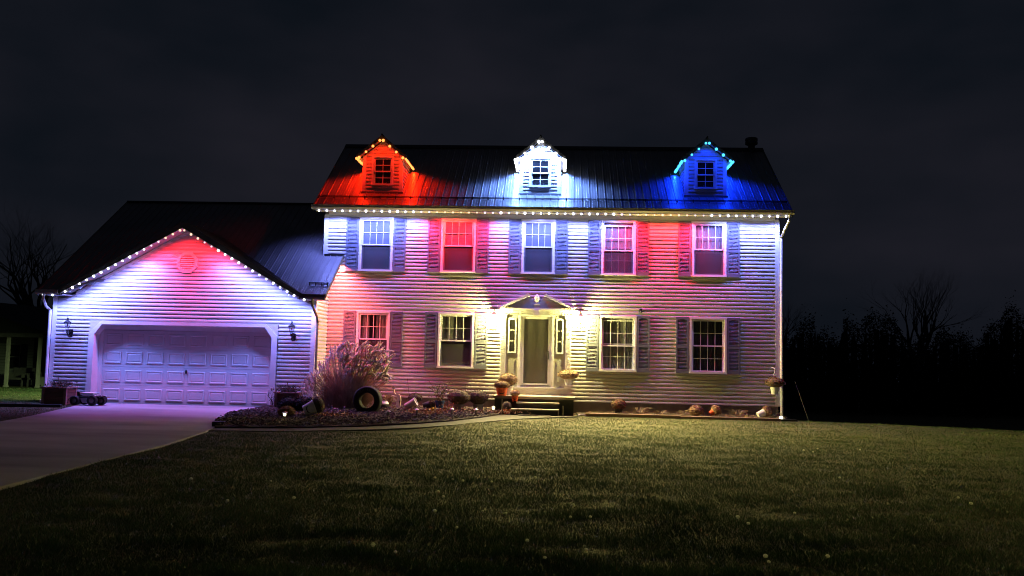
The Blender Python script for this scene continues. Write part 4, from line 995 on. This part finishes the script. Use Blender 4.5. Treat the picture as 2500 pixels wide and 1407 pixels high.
scatter(BED, 9000, chipf, 'mulch_chips', MT['chip'], 'dark shredded bark mulch covering the left bed', 'mulch')
def leafpatch(px, Y, rx, ry, n, m, label, size=.03, hz=.05, cat='leaves', zb=None, cylx=None):
    c = at(px, 1000, Y); z0 = (top_bed(c.x, Y) if zb is None else zb) + .04
    o = MB().leaves([(c.x + random.gauss(0, rx), Y + random.gauss(0, ry), z0 + abs(random.gauss(0, hz))) for k in range(n)], size).build('fallen_leaves', m); tag(o, label, cat, kind='stuff')
leafpatch(805, -4.4, .35, .16, 330, MT['leaf'], 'dried orange leaves scattered below the tall grass clump')
leafpatch(1040, -3.0, .34, .25, 420, MT['leaf'], 'dried golden leaves heaped before the blue pot')
leafpatch(1096, -1.9, .12, .12, 140, MT['leaf'], 'orange spiky dead plant between the blue and grey pots', hz=.14)
leafpatch(1190, -2.2, .45, .2, 350, MT['mumtan'], 'pale debris beside the stoop')
t = bed_item('yellow_flowers', 'little clump of bright yellow flowers before the blue pot', 'flowers', 1056, -2.4)
MB().leaves([(random.gauss(0, .05), random.gauss(0, .04), random.uniform(.02, .16)) for k in range(60)], .026).build('petals', MT['yellow'], t); MB().leaves([(random.gauss(0, .06), random.gauss(0, .04), random.uniform(.0, .10)) for k in range(40)], .03).build('foliage', MT['green'], t)
t = bed_item('red_flowers', 'little clump of red flowers beside the yellow ones', 'flowers', 1073, -2.7)
MB().leaves([(random.gauss(0, .08), random.gauss(0, .04), random.uniform(.0, .12)) for k in range(60)], .026).build('petals', MT['redleaf'], t)
t = bed_item('dry_bush', 'rounded straw-coloured bush between the tyre and the goose', 'bush', 948, -.6)
q = MB()
for k in range(260): a = random.uniform(0, 6.28); e = random.uniform(.2, 1.4); q.tube([(0, 0, .0), (.12 * math.cos(a) * math.cos(e), .1 * math.sin(a) * math.cos(e), .15 + .1 * math.sin(e)), (.27 * math.cos(a) * math.cos(e), .2 * math.sin(a) * math.cos(e), .12 + .27 * math.sin(e))], .004, 3)
q.build('stem', MT['straw'], t)
t = bed_item('grey_leaf_plant', 'small silvery-leaved plant at the base of the tall grass', 'plant', 812, -3.3)
MB().leaves([(random.gauss(0, .16), random.gauss(0, .06), abs(random.gauss(0, .09))) for k in range(160)], .03).build('foliage', MT['greyp'], t)
# shepherd hooks behind the pots
for px, tp, lb, dx in ((1140, 935, 'thin dark curved hook standing behind the left grey pot', .16), (1000, 925, 'thin dark slanting rod standing behind the wilted mum', -.1), (1098, 930, 'thin dark curved hook standing behind the blue pot', .14)):
    a = at(px, tp, -.5); h = a.z - .1
    t = thing('garden_hook', lb, 'hook', (a.x, -.5, .10))
    pts = [(-dx * .4, 0, 0), (-dx * .3, 0, h * .7)] + [(-dx * .3 + dx * .5 * (1 - math.cos(R(v))), 0, h * .9 + .05 * math.sin(R(v))) for v in range(0, 200, 30)] if px != 1000 else [(.1, 0, 0), (-.02, 0, h * .6), (-.06, 0, h)]
    MB().tube(pts, .006, 5).build('rod', MT['bark'], t)
    if px != 1000: MB().tube([(pts[-1][0], 0, pts[-1][2]), (pts[-1][0], 0, pts[-1][2] - .12)], .004, 4).ball((pts[-1][0], 0, pts[-1][2] - .14), .022, 4).build('crystal', MT['glass'], t)

# ------------------------------------------------------------------ timbers and right bed
RB = [(.85, -1.2), (6.45, -1.2), (6.45, -.0), (.62, 0), (.62, -.9)]
sheet('planting_bed', RB, MT['mulch'], .03, sub=.2, bump=.04)
def timber(xa, xb, Y, z0, z1, label, m=None, rz=0):
    t = MB().bbox(-(xb - xa) / 2, (xb - xa) / 2, -.07, .07, 0, z1 - z0, .012).build('landscape_timber', m or MT['timber'], loc=((xa + xb) / 2, Y, z0)); t.rotation_euler.z = rz; return tag(t, label, 'timber', 'timbers edging the beds')
timber(.82, 3.44, -1.25, .01, .16, 'long reddish timber edging the right bed, nearest the steps')
timber(3.455, 6.15, -1.24, .005, .142, 'long timber edging the right bed, nearest the far corner')
timber(6.16, 6.60, -1.22, .03, .128, 'short black timber block at the right end of the bed', MT['black'])
timber(-14.95, -13.05, -3.1, .02, .14, 'dark timber edging lying left of the driveway', MT['black'], R(8))
timber(-7.32, -7.05, -7.05, .01, .13, 'short black timber block where the driveway meets the walk', MT['black'], R(20))
def right_item(name, label, cat, px, Y): x = at(px, 1000, Y).x; return thing(name, label, cat, (x, Y, .10))
t = right_item('potted_mum', 'round dark red mum in a dark pot in the right bed', 'potted plant', 1510, -.7)
pot(t, .09, .12, .17, MT['darkp']); mum(t, .215, .17, .28, MT['mumred'], .018, 1400, -.6)
t = right_item('potted_mum', 'dry brown mum standing alone in the right bed', 'plant', 1700, -.8)
mum(t, .21, .165, .17, MT['mumtan'], .022, 1200, -.5)
def tip2(label, px, Y, az, ry, r0, r1, h, m, fl, fm):
    x = at(px, 1000, Y).x; t = thing('tipped_pot', label, 'pot', (x, Y, .10)); Mx = (Matrix.Rotation(R(az), 4, 'Z') @ Matrix.Rotation(R(ry), 4, 'Y')).to_euler()
    o = pot(t, r0, r1, h, m); o.rotation_euler = Mx; o.location = (0, 0, r1 * .95)
    g_ = mum(t, fl, fl * .8, h + fl * .35, MT[fm], .02, 1000, -.7); g_.rotation_euler = Mx; g_.location = (0, 0, r1 * .95); return t
tip2('orange pot lying on its side with a pinkish dried mum', 1733, -.85, 12, 62, .075, .095, .15, MT['orange'], .17, 'mumtan')
tip2('white bucket lying on its side with a brown mum near the corner', 1850, -.85, 8, 66, .085, .10, .23, MT['whitep'], .155, 'mumtan')
# debris
def strawf(mb, x, y):
    a = random.uniform(0, 6.28); l = random.uniform(.04, .14); z = .115 + random.uniform(0, .03); mb.tube([(x, y, z), (x + l * .5 * math.cos(a), y + l * .3 * math.sin(a), z + random.uniform(.01, .07)), (x + l * math.cos(a), y + l * .5 * math.sin(a), z + random.uniform(-.01, .04))], .004, 3)
scatter([(.9, -1.15), (6.3, -1.15), (6.3, -.3), (.9, -.3)], 900, strawf, 'dry_stalks', MT['straw'], 'tangled dry stalks and litter in the right bed', 'plant litter')
for px, s_, lb in ((1560, .30, 'pale arching dry perennial right of the red mum'), (1612, .2, 'small pale wiry perennial in the right bed'), (1665, .22, 'grey twiggy perennial before the brown mum'), (1800, .28, 'straw-coloured perennial left of the white bucket'), (1890, .2, 'dark green leafy weed beside the corner spotlight')):
    t = right_item('dry_perennial', lb, 'plant', px, -.7); q = MB()
    for k in range(70): a = random.uniform(0, 6.28); L = s_ * random.uniform(.5, 1.3); q.tube([(random.uniform(-.04, .04), 0, 0), (L * .5 * math.cos(a), L * .3 * math.sin(a), L * .6), (L * math.cos(a), L * .5 * math.sin(a), L * random.uniform(.15, .8))], .0035, 3)
    q.build('stem', MT['green'] if px == 1890 else MT['straw'], t)
# spotlight at corner
t = thing('garden_spotlight', 'small glowing spotlight on the timber end at the right house corner', 'garden light', (at(1905, 1015, -1.0).x, -1.0, .13))
MB().lathe([(.03, 0), (.05, .05), (.055, .09)], 12, (0, 0, .0), Matrix.Rotation(R(75), 3, 'X')).build('housing', MT['whitep'], t)
MB().lathe([(.048, .091), (.044, .096)], 12, (0, 0, 0), Matrix.Rotation(R(75), 3, 'X')).build('lens', emat('spot_lens', (1, .93, .7), 4), t)
MB().prism_y([(.02, .10), (.12, .02), (.19, -.05), (.10, -.02)], .05, .09).build('bracket', MT['trim'], t)
l = bpy.data.lights.new('spot_bulb', 'POINT'); l.energy = 1.2; l.color = (1, .86, .55); l.shadow_soft_size = .04
o = bpy.data.objects.new('spot_bulb', l); COL.objects.link(o); o.parent = t; o.location = (0, -.18, .08)
t = thing('guy_wire', 'thin wire slanting to the ground right of the house corner', 'wire', (6.75, -.5, 0))
MB().tube([(0, 0, 1.15), (.30, -.35, .0)], .005, 5).build('wire_strand', MT['fascia'], t)
tag(MB().tube([(.62, -1.5, .10), (.70, -1.42, .12), (.85, -1.32, .10)], .02, 6).build('drain_hose', MT['greyp']), 'short pale hose end between the steps and the right timber', 'hose')

# ------------------------------------------------------------------ buggy at the garage door
b = at(222, 990, -2.2)
t = thing('toy_buggy', 'small silver and black six-wheeled buggy parked before the garage door', 'buggy', (b.x, -2.35, .105))
def wheel(x, y, r):
    wv = MB().lathe([(r * .55, -.05), (r * .92, -.06), (r, -.045), (r, .045), (r * .92, .06), (r * .55, .05)], 20, (0, 0, 0), Matrix.Rotation(R(90), 3, 'X')).build('wheel', MT['rubber'], t, loc=(x, y, r))
    MB().lathe([(r * .15, -.062), (r * .5, -.05), (r * .56, -.03), (r * .56, .03), (r * .5, .05), (r * .15, .062)], 14, (0, 0, 0), Matrix.Rotation(R(90), 3, 'X')).build('rim', MT['fascia'], wv)
for x, r_ in ((-.26, .125), (.22, .135)):
    for y in (-.2, .2): wheel(x + (.05 if y > 0 else 0), y, r_)
wheel(.34, .05, .12)
MB().box(-.40, .36, -.12, .12, .20, .235).tube([(-.4, -.12, .22), (-.48, -.12, .16), (-.50, -.12, .06)], .012, 6).tube([(.3, -.1, .22), (.42, -.08, .26), (.5, -.06, .25)], .012, 6).build('chassis', MT['black'], t)
MB().prism_y([(-.10, .06), (.14, .07), (.20, .14), (.18, .20), (-.18, .20), (-.16, .13)], -.10, .10).build('engine_block', MT['silver'], t)
MB().prism_y([(-.17, .34), (.22, .335), (.19, .29), (.08, .255), (-.06, .255), (-.14, .29)], -.17, .15).build('seat', MT['whitep'], t)
MB().prism_y([(-.42, .17), (-.30, .21), (-.26, .19), (-.28, .15), (-.38, .14)], -.19, .12).build('fender', MT['silver'], t)
MB().prism_y([(.20, .25), (.42, .27), (.44, .255), (.22, .23)], -.16, .14).build('rear_deck', MT['silver'], t)

# ------------------------------------------------------------------ neighbour house
nb = thing('neighbour_house', 'dim single-storey neighbouring house with white porch posts at the far left', 'house')
MB().box(-30, -20.9, 10.2, 10.3, -.1, 2.6).box(-30, -20.9, 16, 16.1, -.1, 2.6).box(-21.0, -20.9, 10.3, 16, -.1, 2.6).build('wall', MT['room'], nb)
z = .05
while z < 2.3: MB().box(-24.2, -22.12, 10.17, 10.2, z, z + .11).build('siding_board', MT['nwall'], nb); z += .12
MB().box(-30, -20.4, 7.9, 10.2, 2.1, 2.2).build('porch_ceiling', MT['nroof'], nb)
MB().box(-30, -20.3, 7.82, 7.9, 2.05, 2.22).build('porch_beam', MT['fascia'], nb)
MB().box(-30, -20.3, 7.95, 10.2, -.15, .03).build('porch_floor', MT['found'], nb)
MB().prism_y([(-34, 2.22), (-20.0, 2.22), (-24.5, 3.6), (-29, 3.7)], 7.7, 16.4).build('roof', MT['nroof'], nb)
for px in (15, 92): 
    x = at(px, 900, 8).x; MB().bbox(x - .055, x + .055, 8, 8.11, .0, 2.06).bbox(x - .075, x + .075, 7.98, 8.13, .0, .12).build('porch_post', mat('post_paint', (.42, .41, .34), .7), nb)
wn_ = MB(); xw = at(33, 880, 10.15).x
nw = MB().box(xw - .30, xw - .26, 10.12, 10.17, .75, 1.75).box(xw + .26, xw + .30, 10.12, 10.17, .75, 1.75).box(xw - .3, xw + .3, 10.12, 10.17, .70, .75).box(xw - .3, xw + .3, 10.12, 10.17, 1.75, 1.8).box(xw - .26, xw + .26, 10.125, 10.165, 1.23, 1.27).build('window', MT['nwall'], nb)
MB().box(xw - .26, xw + .26, 10.14, 10.15, .75, 1.75).build('pane', MT['room'], nw)
MB().box(xw + .32, xw + .58, 10.13, 10.17, .7, 1.8).build('shutter', MT['black'], nb)
for k, (px, w_, h_) in enumerate(((45, .9, .7), (72, .5, .55), (100, .35, .42))):
    x = at(px, 940, 8.6).x
    c = thing('porch_chair', ['dim dark bench on the neighbour porch between the posts', 'dim dark armchair on the neighbour porch', 'pale box beside the right porch post'][k], 'porch furniture', (x, 8.7, .03))
    if k < 2:
        MB().box(-w_ / 2, w_ / 2, -.25, .25, .32, .40).build('seat', MT['fascia'], c); MB().box(-w_ / 2, w_ / 2, .2, .26, .40, h_ + .1).build('backrest', MT['fascia'], c)
        for sx in (-1, 1):
            MB().box(sx * w_ / 2 - .03, sx * w_ / 2 + .03, -.25, .25, .40, .58).build('arm', MT['fascia'], c); MB().box(sx * w_ / 2 - .025, sx * w_ / 2 + .025, -.24, -.19, 0, .4).build('leg', MT['fascia'], c)
    else: MB().bbox(-w_ / 2, w_ / 2, -.2, .2, 0, h_, .02).build('box_body', MT['nwall'], c); MB().bbox(-w_ / 2 - .01, w_ / 2 + .01, -.21, .21, h_, h_ + .03).build('lid', MT['nwall'], c)

# ------------------------------------------------------------------ trees
def branch(mb, p, d, L, r, depth, spread, up=.1):
    n = 4; pts = [p]; rs = [r]; q = p.copy(); dd = d.copy()
    for i in range(n):
        dd = (dd + Vector((random.gauss(0, .12), random.gauss(0, .12), random.gauss(0, .08) + up * .4))).normalized(); q = q + dd * L / n; pts.append(q.copy()); rs.append(r * (1 - .6 * (i + 1) / n))
    mb.tube(pts, rs, 5 if depth < 3 else 3, False)
    if depth >= 5: return
    k = random.choice((2, 3, 3)) if depth < 4 else 3
    for i in range(k):
        j = random.choice((2, 3, 4)) if depth else random.choice((2, 3, 4, 4)); ax = Vector((random.gauss(0, 1), random.gauss(0, 1), random.gauss(0, .5))).normalized()
        nd = (dd * (1.0) + ax * spread * random.uniform(.6, 1.2)).normalized(); branch(mb, pts[j], nd, L * random.uniform(.58, .85), rs[j] * .72, depth + 1, spread, up)
def bare_tree(px, Y, gpy, label, H, r, stems=1, lean=0, sp=.65, seed=1):
    random.seed(seed); b = at(px, gpy, Y); t = thing('bare_tree', label, 'tree', (b.x, Y, b.z)); tr = MB(); cr = MB()
    for s in range(stems):
        d = Vector((lean + (random.uniform(-.35, .35) if stems > 1 else 0), 0, 1)).normalized(); off = Vector((random.uniform(-.3, .3) * (stems > 1), 0, 0)); h0 = H * .28
        tr.tube([off, off + d * h0 * .5, off + d * h0], [r, r * .85, r * .75], 8)
        for k in range(4): branch(cr, off + d * h0 * random.uniform(.8, 1), (d + Vector((random.gauss(0, .5), random.gauss(0, .4), .15))).normalized(), H * .27, r * .6, 0 if k else 0, sp)
    tr.build('trunk', MT['bark'], t); cr.build('crown', MT['bark'], t); return t
bare_tree(120, 17, 905, 'bare spreading tree rising behind the neighbouring house', 9.5, .2, 3, -.3, .75, 11)
bare_tree(2235, 42, 905, 'bare fan-shaped tree standing above the dark woods at the right', 8.2, .16, 4, 0, .5, 5)
bare_tree(1905, 26, 905, 'bare tree just behind the right corner of the house', 4.6, .11, 2, .25, .6, 9)
random.seed(3)
# far woods: twig and leaf masses
def woods():
    mb = MB(); rng = np.random.RandomState(4)
    def hgt(px): return 905 - (105 + 32 * math.sin(px * .013) + 22 * math.sin(px * .041 + 1) + 10 * math.sin(px * .11)) * (.55 if px < 2060 and px > 1990 else 1)
    top_ = []; px = 1880
    while px < 2560: top_.append((at(px, 905 - (905 - hgt(px)) * rng.uniform(.62, .86), 52))); px += rng.uniform(3, 9)
    pr_ = [(p.x, p.z) for p in top_] + [(top_[-1].x, -4), (top_[0].x, -4)]
    for i in range(len(top_) - 1):
        a_, b_ = top_[i], top_[i + 1]; yy = 52 + rng.uniform(-1, 1)
        mb.add([(a_.x - .1, yy, -4), (b_.x + .1, yy, -4), (b_.x + rng.uniform(-.2, .2), yy, b_.z), (a_.x + rng.uniform(-.2, .2), yy, a_.z), (a_.x, yy + 1, -4), (b_.x, yy + 1, -4)], [(0, 1, 2, 3), (4, 3, 2, 5), (0, 3, 4), (1, 5, 2)])
    for k in range(34000):
        px = rng.uniform(1880, 2560); Y = rng.uniform(46, 62); top = at(px, hgt(px), Y).z; zb = -2.6; z = zb + (top - zb) * rng.uniform(0, 1) ** .55; x = at(px, 900, Y).x; f_ = (z - zb) / (top - zb); s = rng.uniform(.10, .34) * (1.15 - .8 * f_)
        if f_ > .8 and rng.rand() < .45: z += rng.exponential(.35)
        mb.leaves([(x, Y, z)], s)
    for k in range(9000):
        px = rng.uniform(-60, 330); Y = rng.uniform(36, 46); top = at(px, 800 - 22 * math.sin(px * .03), Y).z; z = -.3 + (top + .3) * rng.uniform(0, 1) ** .6; x = at(px, 900, Y).x
        mb.leaves([(x, Y, z)], rng.uniform(.1, .3))
    o = mb.build('distant_woods', MT['wood2']); tag(o, 'black mass of distant woods along the horizon', 'woods', kind='stuff')
woods()

# ------------------------------------------------------------------ lawn grass
def grass():
    rng = np.random.RandomState(2); N = 900000
    # distance-weighted so that blades keep a similar density in the picture
    d = 5.6 * (25.3 / 5.6) ** rng.rand(N) ; th = rng.uniform(-.67, .64, N)
    x = d * np.tan(th) * .98; y = -CAM_D + d
    x += -.05 * d
    ok = (y < -1.35) | ((x > 6.5) | (x < -14.9))
    ok &= (x < 5.5) | (y < -1.0 - .33 * np.maximum(0, x - 6.4) + .9)
    for Pq in (DRIVE, WALK, BED): ok &= ~inpoly(Pq, x, y)
    ok &= ~((x > .7) & (x < 6.7) & (y > -1.36)); ok &= ~((x < -13.0) & (x > -15) & (abs(y + 3.1) < .12))
    x = x[ok]; y = y[ok]; d = d[ok]
    # far-left lit strip
    M_ = 60000; xl = rng.uniform(-22, -14.7, M_); yl = rng.uniform(-6, 7.5, M_); x = np.concatenate([x, xl]); y = np.concatenate([y, yl]); d = np.concatenate([d, yl + CAM_D])
    n = len(x)
    z = np.array([gz(a, b) for a, b in zip(x, y)])
    cl = np.array([noise.noise(Vector((a * 1.1, b * 2.6, 0))) + .5 * noise.noise(Vector((a * 4, b * 8, 5))) for a, b in zip(x, y)])
    tone = np.array([noise.noise(Vector((a * .5, b * .6, 9))) for a, b in zip(x, y)])
    h = (.018 + .020 * rng.rand(n) ** 2) * (1 + .7 * cl).clip(.25, 2.2) * (1 + .3 * (rng.rand(n) < .01) * 3)
    w_ = .0026 * (d / 6) ** .55 * rng.uniform(.7, 1.3, n)
    a = rng.uniform(0, 2 * np.pi, n); lx = rng.normal(0, .6, n) * h; ly = rng.normal(0, .6, n) * h
    ca, sa = np.cos(a) * w_, np.sin(a) * w_ * .6
    P_ = np.empty((n, 3, 3)); P_[:, 0] = np.stack([x - ca, y - sa, z - .01], 1); P_[:, 1] = np.stack([x + ca, y + sa, z - .01], 1); P_[:, 2] = np.stack([x + lx, y + ly, z + h], 1)
    me = bpy.data.meshes.new('grass'); me.vertices.add(3 * n); me.vertices.foreach_set('co', P_.ravel()); me.loops.add(3 * n); me.loops.foreach_set('vertex_index', np.arange(3 * n, dtype=np.int32))
    me.polygons.add(n); me.polygons.foreach_set('loop_start', np.arange(0, 3 * n, 3, dtype=np.int32)); me.polygons.foreach_set('loop_total', np.full(n, 3, np.int32)); me.update(calc_edges=True)
    dry = (rng.rand(n) < (.15 + .5 * (tone + .1)).clip(.04, .7)); u = rng.uniform(.82, 1.2, n)[:, None]
    c = np.where(dry[:, None], np.array([[.185, .175, .09]]), np.array([[.072, .135, .046]])) * u * (1 + .35 * cl[:, None]).clip(.5, 1.6) * (1 + .55 * tone[:, None]).clip(.6, 1.5)
    ca_ = me.color_attributes.new('tint', 'FLOAT_COLOR', 'POINT'); cc = np.ones((n, 3, 4), np.float32); cc[:, :, :3] = c[:, None, :]; ca_.data.foreach_set('color', cc.ravel())
    m = bpy.data.materials.new('grass_blades'); m.use_nodes = True; b = m.node_tree.nodes['Principled BSDF']; b.inputs['Roughness'].default_value = .6; b.inputs['Specular IOR Level'].default_value = .25
    at_ = m.node_tree.nodes.new('ShaderNodeAttribute'); at_.attribute_name = 'tint'; m.node_tree.links.new(at_.outputs['Color'], b.inputs['Base Color']); me.materials.append(m)
    o = link('grass', me); tag(o, 'mown dull green and straw lawn grass filling the foreground', 'grass', kind='stuff')
grass()
# small white flowers in the lawn
random.seed(12); _pm = MT['puff'].node_tree; _tr = _pm.nodes.new('ShaderNodeBsdfTranslucent'); _tr.inputs[0].default_value = (.8, .8, .7, 1); _mx = _pm.nodes.new('ShaderNodeMixShader'); _mx.inputs[0].default_value = .6
_pm.links.new(_pm.nodes['Principled BSDF'].outputs[0], _mx.inputs[1]); _pm.links.new(_tr.outputs[0], _mx.inputs[2]); _pm.links.new(_mx.outputs[0], _pm.nodes['Material Output'].inputs[0])
fm_ = [MB().ball((0, 0, .05), .015 + .003 * k, 4, (1, 1, .8)).mesh('white_flower', MT['puff']) for k in range(3)]
pix = [(1330, 1380), (1287, 1338), (1400, 1246), (1393, 1276), (1441, 1276), (1430, 1360), (661, 1188), (1316, 1172), (1307, 1178), (1330, 1160), (1381, 1177), (1130, 1183), (1105, 1180), (1200, 1186), (1061, 1262), (1115, 1305), (1082, 1223), (1070, 1210), (1234, 1266), (1003, 1187), (910, 1350), (965, 1367), (1062, 1176), (1020, 1105), (1535, 1119), (1503, 1108), (1962, 1108), (1985, 1112), (1996, 1104), (2100, 1106), (1776, 1143), (1827, 1297), (1869, 1378), (1877, 1392), (2021, 1378), (1801, 1280), (1940, 1266), (2340, 1230), (2371, 1244), (873, 1178), (555, 1235), (717, 1230), (1178, 1262), (1240, 1115), (466, 1180), (1585, 1100), (2050, 1180)]
for k, (px, py) in enumerate(pix):
    dd = _f + _r2 * ((px - 1250) / F) - _u2 * ((py - 703.5) / F); tt = -CAM_H / dd.z; x = dd.x * tt; y = -CAM_D + dd.y * tt
    o = link('white_flower', fm_[k % 3], loc=(x, y, gz(x, y) + .01)); o.rotation_euler.z = k
    tag(o, 'tiny round white flower dotting the dark lawn', 'flower', 'tiny white flowers scattered over the lawn')
